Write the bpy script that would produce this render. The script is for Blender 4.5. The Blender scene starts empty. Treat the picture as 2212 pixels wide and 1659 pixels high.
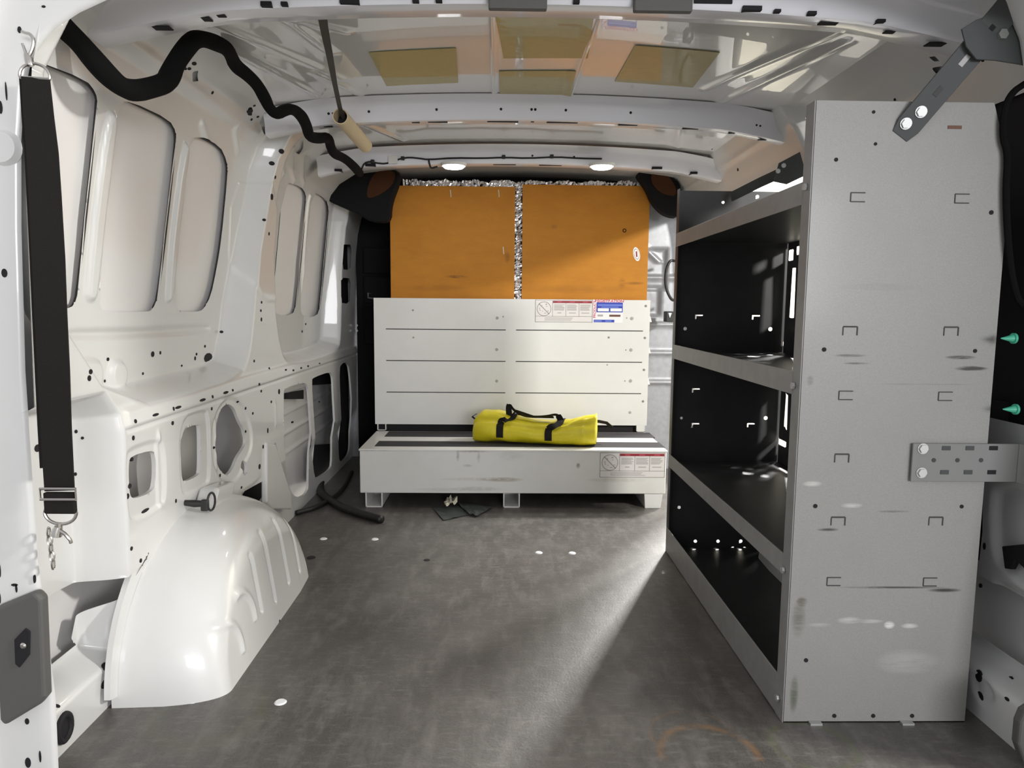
import bpy, math, random
import numpy as np
from mathutils import Vector, Matrix
from math import sin, cos, pi, radians, sqrt, atan2

random.seed(7)
scene = bpy.context.scene
COL = scene.collection

# ------------------------------------------------------------------ camera
F_PX, CXP, CYP = 1534.0, 1106.0, 829.5
PITCH, YAW, ROLL = radians(6.25), radians(1.08), radians(0.5)
CAM = np.array([-0.083, 0.0, 0.83])
_fw = np.array([sin(YAW) * cos(PITCH), cos(YAW) * cos(PITCH), -sin(PITCH)])
_rt = np.array([cos(YAW), -sin(YAW), 0.0])
_up = np.cross(_rt, _fw)
RT = _rt * cos(ROLL) + _up * sin(ROLL)
UP = _up * cos(ROLL) - _rt * sin(ROLL)
cd = bpy.data.cameras.new('camera')
cd.sensor_fit = 'HORIZONTAL'
cd.sensor_width = 36.0
cd.lens = 36.0 * F_PX / 2212.0
cd.clip_start = 0.05
cam = bpy.data.objects.new('camera', cd)
COL.objects.link(cam)
cam.matrix_world = Matrix(((RT[0], UP[0], -_fw[0], CAM[0]), (RT[1], UP[1], -_fw[1], CAM[1]),
                           (RT[2], UP[2], -_fw[2], CAM[2]), (0, 0, 0, 1)))
scene.camera = cam

# ------------------------------------------------------------------ world, exposure
world = bpy.data.worlds.new('world')
scene.world = world
world.use_nodes = True
bg = world.node_tree.nodes['Background']
bg.inputs[0].default_value = (0.95, 0.96, 1.0, 1)
bg.inputs[1].default_value = 0.55
vs = scene.view_settings
vs.view_transform = 'Standard'
vs.look = 'None'
vs.gamma = 1.0
vs.use_curve_mapping = False
vs.exposure = 0.18
scene.cycles.max_bounces = 7
scene.cycles.glossy_bounces = 3
scene.cycles.caustics_reflective = False
scene.cycles.caustics_refractive = False


def area(name, loc, target, sx, sy, power, color=(1, 1, 1)):
    ld = bpy.data.lights.new(name, 'AREA')
    ld.shape = 'RECTANGLE'
    ld.size, ld.size_y = sx, sy
    ld.energy = power
    ld.color = color
    o = bpy.data.objects.new(name, ld)
    COL.objects.link(o)
    o.location = loc
    d = Vector(target) - Vector(loc)
    o.rotation_euler = d.to_track_quat('-Z', 'Y').to_euler()
    return o


# workshop lamps outside the van, plus an added wall light
LAMPS = [('shop_lamp_side', (2.4, 0.60, 1.85), (0.3, 3.2, 0.7), 0.26, 0.26, 82, (1, 0.98, 0.94)),
         ('shop_lamp_front', (1.80, 5.15, 2.35), (0.2, 1.8, 0.0), 0.22, 0.22, 205, (1, 0.98, 0.95)),
         ('shop_lamp_middle', (2.30, 4.35, 2.85), (0.3, 2.3, 0.0), 0.3, 0.3, 160, (1, 0.98, 0.95)),
         ('shop_lamp_bay', (2.6, 3.60, 2.7), (0.2, 2.5, 0.0), 0.3, 0.3, 50, (1, 0.99, 0.96)),
         ('shop_lamp_rear', (1.5, -3.3, 1.25), (-0.5, 2.4, 1.0), 2.2, 1.0, 104, (0.96, 0.965, 1.0)),
         ('wall_fill_light', (2.6, 5.5, 2.7), (2.4, 7.0, 0.9), 1.2, 0.3, 190, (1, 0.98, 0.93))]  # last one is an added fill, brightening the wall mirrored in the roof
for l in LAMPS:
    area(*l)


# ------------------------------------------------------------------ measuring helpers (photo sight lines onto real surfaces)
def ray(u, v):
    return _fw + RT * (u - CXP) / F_PX - UP * (v - CYP) / F_PX


def PX(u, v, x):
    d = ray(u, v)
    return CAM + d * ((x - CAM[0]) / d[0])


def PY(u, v, y):
    d = ray(u, v)
    return CAM + d * ((y - CAM[1]) / d[1])


def PZ(u, v, z):
    d = ray(u, v)
    return CAM + d * ((z - CAM[2]) / d[2])


# ------------------------------------------------------------------ materials
MATS = {}


class NT:
    """tiny expression helper for shader nodes"""

    def __init__(self, mat):
        self.t = mat.node_tree
        self.n = self.t.nodes
        self.l = self.t.links

    def node(self, kind, **kw):
        nd = self.n.new(kind)
        for k, v in kw.items():
            setattr(nd, k, v)
        return nd

    def math(self, op, a, b=None, c=None, clamp=False):
        nd = self.node('ShaderNodeMath', operation=op, use_clamp=clamp)
        for i, s in enumerate((a, b, c)):
            if s is None:
                continue
            if isinstance(s, (int, float)):
                nd.inputs[i].default_value = s
            else:
                self.l.new(s, nd.inputs[i])
        return nd.outputs[0]

    def mix(self, fac, a, b):
        nd = self.node('ShaderNodeMix', data_type='RGBA')
        for sock, s in ((nd.inputs[0], fac), (nd.inputs[6], a), (nd.inputs[7], b)):
            if isinstance(s, (int, float)):
                sock.default_value = s
            elif isinstance(s, tuple):
                sock.default_value = (*s, 1)
            else:
                self.l.new(s, sock)
        return nd.outputs[2]

    def geo(self):
        return self.node('ShaderNodeNewGeometry').outputs['Position']

    def sep(self, vec):
        nd = self.node('ShaderNodeSeparateXYZ')
        self.l.new(vec, nd.inputs[0])
        return nd.outputs

    def noise(self, vec, scale, detail=4.0, rough=0.55, stretch=None):
        if stretch:
            mp = self.node('ShaderNodeMapping')
            mp.inputs['Scale'].default_value = stretch
            self.l.new(vec, mp.inputs[0])
            vec = mp.outputs[0]
        nd = self.node('ShaderNodeTexNoise')
        nd.inputs['Scale'].default_value = scale
        nd.inputs['Detail'].default_value = detail
        nd.inputs['Roughness'].default_value = rough
        self.l.new(vec, nd.inputs['Vector'])
        return nd.outputs['Fac']

    def ramp(self, fac, lo, hi):
        return self.math('MULTIPLY', self.math('SUBTRACT', fac, lo, clamp=False), 1.0 / (hi - lo), clamp=True)

    def ellipse(self, a, b, a0, b0, ra, rb):
        """soft-edged ellipse mask, 1 in the middle"""
        da = self.math('DIVIDE', self.math('SUBTRACT', a, a0), ra)
        db = self.math('DIVIDE', self.math('SUBTRACT', b, b0), rb)
        r = self.math('ADD', self.math('MULTIPLY', da, da), self.math('MULTIPLY', db, db))
        return self.math('SUBTRACT', 1.0, r, clamp=True)


def mat(name, color, rough=0.5, metal=0.0, coat=0.0, coat_rough=0.05, emit=0.0, spec=0.5, var=0.0, var_scale=30.0,
        bump=0.0, bump_scale=200.0, second=None, stretch=None):
    m = bpy.data.materials.new(name)
    m.use_nodes = True
    b = m.node_tree.nodes['Principled BSDF']
    t = NT(m)
    b.inputs['Base Color'].default_value = (*color, 1)
    b.inputs['Roughness'].default_value = rough
    b.inputs['Metallic'].default_value = metal
    b.inputs['Coat Weight'].default_value = coat
    b.inputs['Coat Roughness'].default_value = coat_rough
    b.inputs['Specular IOR Level'].default_value = spec
    if emit:
        b.inputs['Emission Color'].default_value = (*color, 1)
        b.inputs['Emission Strength'].default_value = emit
    if var or second:
        p = t.geo()
        n = t.noise(p, var_scale, 5, 0.6, stretch)
        f = t.ramp(n, 0.32, 0.70)
        c2 = second or tuple(max(0, c * (1 - var)) for c in color)
        t.l.new(t.mix(f, color, c2), b.inputs['Base Color'])
    if bump:
        p = t.geo()
        n = t.noise(p, bump_scale, 3, 0.6)
        bn = t.node('ShaderNodeBump')
        bn.inputs['Strength'].default_value = bump
        bn.inputs['Distance'].default_value = 0.002
        t.l.new(n, bn.inputs['Height'])
        t.l.new(bn.outputs[0], b.inputs['Normal'])
    MATS[name] = m
    return m


mat('van_white', (0.735, 0.735, 0.72), 0.30, coat=0.6, coat_rough=0.06, var=0.035, var_scale=3.0, bump=0.02, bump_scale=25)
mat('roof_white', (0.80, 0.80, 0.785), 0.22, coat=1.0, coat_rough=0.01, spec=0.6, bump=0.008, bump_scale=5)
MATS['roof_white'].node_tree.nodes['Principled BSDF'].inputs['Coat IOR'].default_value = 1.9
mat('beam_white', (0.85, 0.85, 0.89), 0.30, coat=0.6, coat_rough=0.06)
mat('skin_grey', (0.86, 0.845, 0.835), 0.4, coat=0.3)
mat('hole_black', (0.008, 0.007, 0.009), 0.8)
mat('shade_line', (0.02, 0.018, 0.018), 0.7)  # black for the shade line along the window blanks
mat('foam_black', (0.005, 0.005, 0.005), 0.95, spec=0.15, bump=0.4, bump_scale=300)
mat('plastic_black', (0.02, 0.02, 0.02), 0.45)
mat('plastic_grey', (0.10, 0.098, 0.092), 0.55, bump=0.15, bump_scale=900)
mat('webbing', (0.014, 0.0125, 0.011), 0.85, spec=0.25, bump=0.5, bump_scale=700)
mat('strap_brown', (0.06, 0.052, 0.045), 0.75)
mat('zinc', (0.62, 0.60, 0.56), 0.28, metal=1.0)
mat('bolt_zinc', (0.55, 0.555, 0.54), 0.5, metal=0.7)
mat('galvanised', (0.50, 0.51, 0.53), 0.38, metal=0.35, var=0.18, var_scale=40)
mat('chest_white', (0.78, 0.775, 0.75), 0.35, coat=0.25, var=0.05, var_scale=6)
mat('tread_black', (0.035, 0.032, 0.036), 0.9, bump=0.4, bump_scale=900)
mat('cardboard', (0.62, 0.50, 0.32), 0.75)
mat('pad_olive', (0.50, 0.42, 0.18), 0.55, coat=0.5, coat_rough=0.03, var=0.08, var_scale=60)
mat('bag_yellow', (0.78, 0.66, 0.02), 0.42, coat=0.15, var=0.14, var_scale=14, bump=0.35, bump_scale=45)
mat('foil', (0.85, 0.85, 0.88), 0.22, metal=1.0, bump=0.9, bump_scale=70)
mat('dark_brown', (0.055, 0.019, 0.005), 0.7, spec=0.2)
mat('trim_black', (0.007, 0.007, 0.008), 0.8, spec=0.2, bump=0.2, bump_scale=120)
mat('label_white', (0.74, 0.71, 0.69), 0.35)
mat('label_clean', (0.85, 0.85, 0.86), 0.3)
mat('label_red', (0.28, 0.025, 0.035), 0.4)
mat('label_pink', (0.62, 0.10, 0.16), 0.4)
mat('label_grey', (0.40, 0.385, 0.37), 0.5)
mat('label_line', (0.26, 0.24, 0.23), 0.5)
mat('label_blue', (0.035, 0.06, 0.42), 0.4)
mat('label_sky', (0.16, 0.24, 0.70), 0.4)
mat('rust', (0.16, 0.085, 0.06), 0.8)
mat('clip_green', (0.06, 0.42, 0.27), 0.4)
mat('paper', (0.62, 0.58, 0.46), 0.8)
mat('card_green', (0.045, 0.055, 0.048), 0.7, var=0.3, var_scale=60)
mat('wire_black', (0.008, 0.008, 0.008), 0.5)
mat('tag_white', (0.7, 0.7, 0.66), 0.5)
mat('lamp_lens', (1.0, 1.0, 1.0), 0.3, emit=12.0)
mat('tube_glow', (1.0, 0.99, 0.96), 0.3, emit=6.0)
mat('garage_cream', (0.80, 0.77, 0.66), 0.7, var=0.05, var_scale=2)
mat('concrete', (0.30, 0.29, 0.28), 0.8, var=0.25, var_scale=3)
mat('gusset_grey', (0.62, 0.61, 0.58), 0.4)


def shelf_material(name, base, marks):
    m = mat(name, base, 0.42, coat=0.15, coat_rough=0.15)
    t = NT(m)
    b = m.node_tree.nodes['Principled BSDF']
    p = t.geo()
    s = t.sep(p)
    n = t.noise(p, 420, 2, 0.7)
    col = t.mix(t.ramp(n, 0.3, 0.7), tuple(c * 1.07 for c in base), tuple(c * 0.90 for c in base))
    big = t.noise(p, 5, 4, 0.6)
    col = t.mix(t.math('MULTIPLY', t.ramp(big, 0.5, 0.75), 0.35), col, tuple(c * 0.86 for c in base))
    fine = t.noise(p, 16, 5, 0.7, (1, 1, 9))
    for (a0, z0, ra, rb, strength, c) in marks:
        e = t.ellipse(s[0], s[2], a0, z0, ra, rb)
        f = t.math('MULTIPLY', t.math('MULTIPLY', e, t.ramp(fine, 0.25, 0.55)), strength, clamp=True)
        col = t.mix(f, col, c)
    t.l.new(col, b.inputs['Base Color'])
    return m


def shp(u, v):
    q = PY(u, v, 1.34)
    return q[0], q[2]


_dk = (0.05, 0.047, 0.045)
_lt = (0.75, 0.74, 0.70)
_mk = []
for (u0, v0, wu, hv, st, c) in [
        (1835, 768, 38, 4, 1.1, _dk), (1850, 785, 32, 3, .8, _dk), (2075, 772, 36, 5, 1.3, _dk), (2098, 796, 38, 6, 1.7, _dk),
        (1930, 1105, 38, 3, .9, _dk), (1788, 1144, 26, 4, 1.0, _dk), (1930, 1269, 125, 3, 1.0, _dk), (2040, 1275, 40, 5, 1.1, _dk),
        (2000, 830, 120, 3, .35, _dk), (1725, 1335, 14, 45, .6, (0.09, 0.085, 0.05)), (1715, 1500, 8, 45, .8, (0.06, 0.075, 0.035)),
        (1732, 1300, 12, 12, 1.0, (0.09, 0.08, 0.05)), (1755, 1045, 22, 7, .55, _lt), (1840, 1092, 25, 6, .5, _lt),
        (1835, 1340, 28, 8, .45, _lt), (1921, 1350, 12, 9, 1.3, _lt), (1965, 1352, 20, 6, .7, _lt), (1880, 1342, 30, 5, .4, _lt),
        (1960, 1430, 70, 30, .22, _lt), (1770, 1350, 30, 5, .3, _lt), (1900, 620, 90, 10, .14, _dk), (1750, 822, 8, 12, .5, _dk)]:
    q0 = shp(u0, v0)
    q1 = shp(u0 + wu, v0 + hv)
    _mk.append((q0[0], q0[1], abs(q1[0] - q0[0]), abs(q1[1] - q0[1]), st, c))
shelf_material('shelf_grey', (0.305, 0.300, 0.284), _mk)
mat('shelf_lip', (0.30, 0.295, 0.285), 0.42, var=0.16, var_scale=25)
mat('shelf_shaded', (0.060, 0.060, 0.062), 0.40, var=0.2, var_scale=15)  # shelf grey darkened to imitate the shade inside the unit
mat('bracket_grey', (0.070, 0.073, 0.073), 0.6, spec=0.3)
mat('bracket_light', (0.23, 0.232, 0.222), 0.55, spec=0.3)
mat('groove', (0.05, 0.05, 0.05), 0.7)


def floor_material():
    m = mat('floor_rubber', (0.05, 0.047, 0.044), 0.5, spec=0.8)
    t = NT(m)
    b = m.node_tree.nodes['Principled BSDF']
    p = t.geo()
    s = t.sep(p)
    n1 = t.noise(p, 4.0, 6, 0.65)
    n2 = t.noise(p, 60, 4, 0.7)
    n3 = t.noise(p, 10, 6, 0.7, (2.5, 0.8, 1))
    col = t.mix(t.ramp(n1, 0.3, 0.7), (0.055, 0.050, 0.045), (0.100, 0.092, 0.083))
    col = t.mix(t.math('MULTIPLY', t.ramp(n3, 0.47, 0.70), 0.65), col, (0.185, 0.172, 0.157))
    n4 = t.noise(p, 28, 6, 0.75, (0.7, 2.4, 1))
    col = t.mix(t.math('MULTIPLY', t.ramp(n4, 0.52, 0.68), 0.55), col, (0.20, 0.188, 0.172))
    n5 = t.noise(p, 300, 2, 0.6)
    col = t.mix(t.math('MULTIPLY', t.ramp(n5, 0.50, 0.72), 0.45), col, (0.16, 0.15, 0.138))
    col = t.mix(t.math('MULTIPLY', t.ramp(n2, 0.45, 0.75), 0.35), col, (0.055, 0.052, 0.049))
    # rusty ring scuffs by the shelf
    for (u0, v0, r, w, c, st, lo, hi) in [(1532, 1630, 0.090, 0.012, (0.28, 0.145, 0.05), .55, -0.02, 9),
                                     (1500, 1590, 0.085, 0.006, (0.26, 0.15, 0.07), .45, -0.02, 9),
                                     (1755, 1610, 0.075, 0.012, (0.10, 0.13, 0.04), .5, -9, 9),
                                     (1480, 1480, 0.12, 0.008, (0.2, 0.13, 0.08), .3, 0.0, 9),
                                     (450, 1545, 0.10, 0.03, (0.10, 0.11, 0.05), .4, -9, 9)]:
        q = PZ(u0, v0, 0)
        dx = t.math('SUBTRACT', s[0], float(q[0]))
        dy = t.math('SUBTRACT', s[1], float(q[1]))
        rr = t.math('SQRT', t.math('ADD', t.math('MULTIPLY', dx, dx), t.math('MULTIPLY', dy, dy)))
        ring = t.math('SUBTRACT', 1.0, t.math('DIVIDE', t.math('ABSOLUTE', t.math('SUBTRACT', rr, r)), w), clamp=True)
        gate = t.math('MULTIPLY', t.math('GREATER_THAN', dy, lo), t.ramp(t.noise(p, 25, 5, .7), 0.35, 0.6))
        col = t.mix(t.math('MULTIPLY', t.math('MULTIPLY', ring, gate), st), col, c)
    t.l.new(col, b.inputs['Base Color'])
    t.l.new(t.math('ADD', 0.36, t.math('MULTIPLY', n3, 0.16)), b.inputs['Roughness'])
    bn = t.node('ShaderNodeBump')
    bn.inputs['Strength'].default_value = 0.25
    bn.inputs['Distance'].default_value = 0.003
    t.l.new(t.noise(p, 160, 4, 0.7), bn.inputs['Height'])
    t.l.new(bn.outputs[0], b.inputs['Normal'])


floor_material()


def board_material():
    m = mat('board_orange', (0.52, 0.235, 0.045), 0.62, spec=0.25)
    t = NT(m)
    b = m.node_tree.nodes['Principled BSDF']
    p = t.geo()
    s = t.sep(p)
    n = t.noise(p, 9, 5, 0.6, (1, 1, 2.5))
    col = t.mix(t.ramp(n, 0.3, 0.75), (0.56, 0.235, 0.026), (0.47, 0.19, 0.021))
    fine = t.noise(p, 260, 2, .7)
    col = t.mix(t.math('MULTIPLY', t.ramp(fine, 0.35, 0.7), 0.25), col, (0.40, 0.155, 0.017))
    smear = t.noise(p, 14, 5, .7, (1, 1, 5))
    for (u0, v0, wu, hv, st) in [(985, 598, 26, 4, 1.1), (1096, 556, 7, 14, .5), (1370, 612, 24, 4, .6), (1343, 612, 8, 14, .4),
                                 (1250, 625, 150, 12, .25), (930, 622, 90, 9, .25), (1197, 490, 9, 6, .4)]:
        a, c = PY(u0, v0, 3.45), PY(u0 + wu, v0 + hv, 3.45)
        e = t.ellipse(s[0], s[2], float(a[0]), float(a[2]), float(abs(c[0] - a[0])), float(abs(c[2] - a[2])))
        col = t.mix(t.math('MULTIPLY', t.math('MULTIPLY', e, t.ramp(smear, .3, .5)), st, clamp=True), col, (0.16, 0.07, 0.02))
    t.l.new(col, b.inputs['Base Color'])


board_material()


def chest_material():
    m = mat('chest_front', (0.74, 0.73, 0.70), 0.38, coat=0.2)
    t = NT(m)
    b = m.node_tree.nodes['Principled BSDF']
    p = t.geo()
    s = t.sep(p)
    n = t.noise(p, 5, 5, .6)
    col = t.mix(t.ramp(n, .35, .75), (0.76, 0.755, 0.72), (0.70, 0.69, 0.65))
    sm = t.noise(p, 30, 5, .75, (1, 1, 2.5))
    for (u0, v0, wu, hv, st, c) in [(1085, 1036, 50, 6, .8, (0.33, 0.28, 0.2)), (1030, 1035, 90, 5, .4, (0.4, 0.36, 0.28)),
                                    (989, 985, 4, 14, .7, (0.3, 0.3, 0.28)), (1034, 988, 4, 14, .5, (0.3, 0.3, 0.28)),
                                    (1105, 985, 30, 12, .3, (0.4, 0.4, 0.38)), (1030, 1056, 60, 6, .5, (0.4, 0.38, 0.33)),
                                    (960, 1058, 70, 5, .4, (0.4, 0.38, 0.33)), (1330, 1037, 70, 6, .45, (0.45, 0.4, 0.32)),
                                    (1010, 1006, 12, 4, .5, (0.35, 0.34, 0.32)), (1249, 1006, 5, 7, 1.0, (0.15, 0.15, 0.14)),
                                    (800, 973, 60, 2, .6, (0.3, 0.3, 0.28)), (1020, 975, 40, 3, .7, (0.25, 0.24, 0.22))]:
        a, c2 = PY(u0, v0, 2.865), PY(u0 + wu, v0 + hv, 2.865)
        e = t.ellipse(s[0], s[2], float(a[0]), float(a[2]), float(abs(c2[0] - a[0])), float(abs(c2[2] - a[2])))
        col = t.mix(t.math('MULTIPLY', t.math('MULTIPLY', e, t.ramp(sm, .3, .55)), st, clamp=True), col, c)
    # orange-red paint rub on the top by the back edge
    for (u0, v0, rx, ry, st) in [(940, 930, .055, .045, .8)]:
        q = PZ(u0, v0, 0.244)
        e = t.math('MULTIPLY', t.ellipse(s[0], s[1], float(q[0]), float(q[1]), rx, ry), t.math('GREATER_THAN', s[2], 0.2))
        col = t.mix(t.math('MULTIPLY', t.math('MULTIPLY', e, t.ramp(t.noise(p, 70, 4, .7), .3, .55)), st), col, (0.42, 0.10, 0.05))
    t.l.new(col, b.inputs['Base Color'])


chest_material()


# ------------------------------------------------------------------ mesh building
ORIG = {}


class MB:
    def __init__(self):
        self.v, self.f = [], []

    def add(self, vs_, fs_):
        o = len(self.v)
        self.v += [tuple(float(c) for c in p) for p in vs_]
        self.f += [tuple(i + o for i in f) for f in fs_]
        return self

    def box(self, a, b):
        x0, y0, z0 = a
        x1, y1, z1 = b
        return self.add([(x0, y0, z0), (x1, y0, z0), (x1, y1, z0), (x0, y1, z0), (x0, y0, z1), (x1, y0, z1), (x1, y1, z1), (x0, y1, z1)],
                        [(0, 3, 2, 1), (4, 5, 6, 7), (0, 1, 5, 4), (1, 2, 6, 5), (2, 3, 7, 6), (3, 0, 4, 7)])

    def prism(self, pts, off):
        """closed polygon of 3-D points swept by the vector off"""
        n = len(pts)
        P = [np.array(p, float) for p in pts]
        o = np.array(off, float)
        vs_ = P + [p + o for p in P]
        fs_ = [tuple(range(n - 1, -1, -1)), tuple(range(n, 2 * n))]
        fs_ += [(i, (i + 1) % n, n + (i + 1) % n, n + i) for i in range(n)]
        return self.add(vs_, fs_)

    def disc(self, c, nrm, r, h, seg=12, r2=None):
        c = np.array(c, float)
        n = np.array(nrm, float)
        n /= np.linalg.norm(n)
        a = np.cross(n, (0, 0, 1) if abs(n[2]) < .9 else (1, 0, 0))
        a /= np.linalg.norm(a)
        b = np.cross(n, a)
        r2 = r if r2 is None else r2
        vs_ = [c + r * (a * cos(2 * pi * i / seg) + b * sin(2 * pi * i / seg)) for i in range(seg)]
        vs_ += [c + n * h + r2 * (a * cos(2 * pi * i / seg) + b * sin(2 * pi * i / seg)) for i in range(seg)]
        fs_ = [tuple(range(seg - 1, -1, -1)), tuple(range(seg, 2 * seg))]
        fs_ += [(i, (i + 1) % seg, seg + (i + 1) % seg, seg + i) for i in range(seg)]
        return self.add(vs_, fs_)

    def tube(self, pts, rad, seg=10, closed=False, smooth=0, cap=True):
        P = [np.array(p, float) for p in pts]
        R = list(rad) if hasattr(rad, '__len__') else [rad] * len(P)
        for _ in range(smooth):
            Q, S = [P[0]], [R[0]]
            for i in range(len(P) - 1):
                Q += [P[i] * .75 + P[i + 1] * .25, P[i] * .25 + P[i + 1] * .75]
                S += [R[i] * .75 + R[i + 1] * .25, R[i] * .25 + R[i + 1] * .75]
            Q.append(P[-1])
            S.append(R[-1])
            P, R = Q, S
        n = len(P)
        vs_, fs_ = [], []
        ref = None
        for i in range(n):
            if closed:
                t = P[(i + 1) % n] - P[i - 1]
            else:
                t = P[min(i + 1, n - 1)] - P[max(i - 1, 0)]
            t = t / (np.linalg.norm(t) + 1e-12)
            if ref is None:
                ref = np.cross(t, (0.13, 0.31, 0.94) if abs(t[2]) < .9 else (1, 0.1, 0))
            ref = ref - t * (ref @ t)
            ref /= np.linalg.norm(ref) + 1e-12
            b = np.cross(t, ref)
            vs_ += [P[i] + R[i] * (ref * cos(2 * pi * k / seg) + b * sin(2 * pi * k / seg)) for k in range(seg)]
        m = n if closed else n - 1
        for i in range(m):
            j = (i + 1) % n
            fs_ += [(i * seg + k, i * seg + (k + 1) % seg, j * seg + (k + 1) % seg, j * seg + k) for k in range(seg)]
        if cap and not closed:
            fs_ += [tuple(range(seg - 1, -1, -1)), tuple(range((n - 1) * seg, n * seg))]
        return self.add(vs_, fs_)

    def ribbon(self, pts, sides, w, th):
        """flat band: centre line pts, side directions, width, thickness"""
        P = [np.array(p, float) for p in pts]
        n = len(P)
        vs_, fs_ = [], []
        for i in range(n):
            t = P[min(i + 1, n - 1)] - P[max(i - 1, 0)]
            t /= np.linalg.norm(t) + 1e-12
            s = np.array(sides[i] if isinstance(sides, list) else sides, float)
            s = s - t * (s @ t)
            s /= np.linalg.norm(s) + 1e-12
            nn = np.cross(t, s)
            ww = w[i] if hasattr(w, '__len__') else w
            for a, b in ((-1, -1), (1, -1), (1, 1), (-1, 1)):
                vs_.append(P[i] + s * a * ww / 2 + nn * b * th / 2)
        for i in range(n - 1):
            for k in range(4):
                fs_.append((i * 4 + k, i * 4 + (k + 1) % 4, i * 4 + 4 + (k + 1) % 4, i * 4 + 4 + k))
        fs_ += [(3, 2, 1, 0), tuple(range(4 * n - 4, 4 * n))]
        return self.add(vs_, fs_)

    def build(self, name, m, parent=None, smooth=False, bevel=0.0, origin=None, segs=2):
        V = np.array(self.v, float)
        if parent is not None:
            o0 = np.array(ORIG[parent.name])
        elif origin is not None:
            o0 = np.array(origin, float)
        else:
            lo, hi = V.min(0), V.max(0)
            o0 = np.array([(lo[0] + hi[0]) / 2, (lo[1] + hi[1]) / 2, lo[2]])
        me = bpy.data.meshes.new(name)
        me.from_pydata((V - o0).tolist(), [], self.f)
        me.validate()
        me.materials.append(MATS[m])
        if smooth:
            me.polygons.foreach_set('use_smooth', [True] * len(me.polygons))
            if smooth != 'full':
                me.set_sharp_from_angle(angle=radians(40))
        me.update()
        ob = bpy.data.objects.new(name, me)
        COL.objects.link(ob)
        if parent is not None:
            ob.parent = parent
        else:
            ob.location = o0
        ORIG[ob.name] = o0
        if bevel:
            md = ob.modifiers.new('bevel', 'BEVEL')
            md.width = bevel
            md.segments = segs
            md.limit_method = 'ANGLE'
            md.angle_limit = radians(40)
        return ob


def tag(o, label=None, cat=None, group=None, kind=None):
    if label:
        o['label'] = label
    if cat:
        o['category'] = cat
    if group:
        o['group'] = group
    if kind:
        o['kind'] = kind
    return o


def thing(name, loc, label, cat, group=None):
    o = bpy.data.objects.new(name, None)
    COL.objects.link(o)
    o.location = loc
    o.empty_display_size = 0.05
    ORIG[o.name] = np.array(loc, float)
    return tag(o, label, cat, group)


def share(src, name, parent, delta):
    """another copy of a small part that shares its mesh"""
    c = src.copy()
    c.name = name
    COL.objects.link(c)
    c.parent = parent
    c.location = Vector(src.location) + Vector([float(d) for d in delta])
    ORIG[c.name] = ORIG[src.name]
    return c


def text(s, size, m, parent, loc, align='CENTER', rot=(pi / 2, 0, 0), bold=0.0, sx=1.0):
    cu = bpy.data.curves.new('lettering', 'FONT')
    cu.body = s
    cu.size = size
    cu.align_x = align
    cu.align_y = 'CENTER'
    cu.offset = bold
    cu.extrude = 0.0002
    tmp = bpy.data.objects.new('tmp', cu)
    COL.objects.link(tmp)
    dg = bpy.context.evaluated_depsgraph_get()
    me = bpy.data.meshes.new_from_object(tmp.evaluated_get(dg))
    bpy.data.objects.remove(tmp)
    me.materials.clear()
    me.materials.append(MATS[m])
    ob = bpy.data.objects.new('lettering', me)
    COL.objects.link(ob)
    ob.parent = parent
    ob.rotation_euler = rot
    ob.scale = (sx, 1, 1)
    ob.location = Vector([float(c) for c in (np.array(loc) - ORIG[parent.name])])
    return ob


# ------------------------------------------------------------------ pressed sheet metal: grids with holes and embossing
def chaikin(p, n=2):
    P = np.array(p, float)
    for _ in range(n):
        Q = np.roll(P, -1, 0)
        P = np.stack([P * .75 + Q * .25, P * .25 + Q * .75], 1).reshape(-1, 2)
    return P


def sdf(poly, pts):
    """signed distance (negative inside) from pts (n,2) to a closed polygon"""
    P = np.asarray(poly, float)
    d = np.full(len(pts), 1e9)
    inside = np.zeros(len(pts), bool)
    for i in range(len(P)):
        a, b = P[i], P[(i + 1) % len(P)]
        e = b - a
        w = pts - a
        t = np.clip((w @ e) / (e @ e + 1e-12), 0, 1)
        q = w - t[:, None] * e
        d = np.minimum(d, (q * q).sum(1))
        c = ((a[1] <= pts[:, 1]) & (b[1] > pts[:, 1])) | ((b[1] <= pts[:, 1]) & (a[1] > pts[:, 1]))
        with np.errstate(divide='ignore', invalid='ignore'):
            xi = a[0] + (pts[:, 1] - a[1]) / (b[1] - a[1]) * e[0]
        inside ^= c & (pts[:, 0] < xi)
    d = np.sqrt(d)
    return np.where(inside, -d, d)


def msdf(poly, pts, margin=0.06, far=1.0):
    lo, hi = poly.min(0) - margin, poly.max(0) + margin
    k = ((pts > lo) & (pts < hi)).all(1)
    out = np.full(len(pts), far)
    if k.any():
        out[k] = sdf(poly, pts[k])
    return out


def smooth01(d, w):
    """1 inside, 0 outside with a soft step of half-width w"""
    t = np.clip((w - d) / (2 * w), 0, 1)
    return t * t * (3 - 2 * t)


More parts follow.
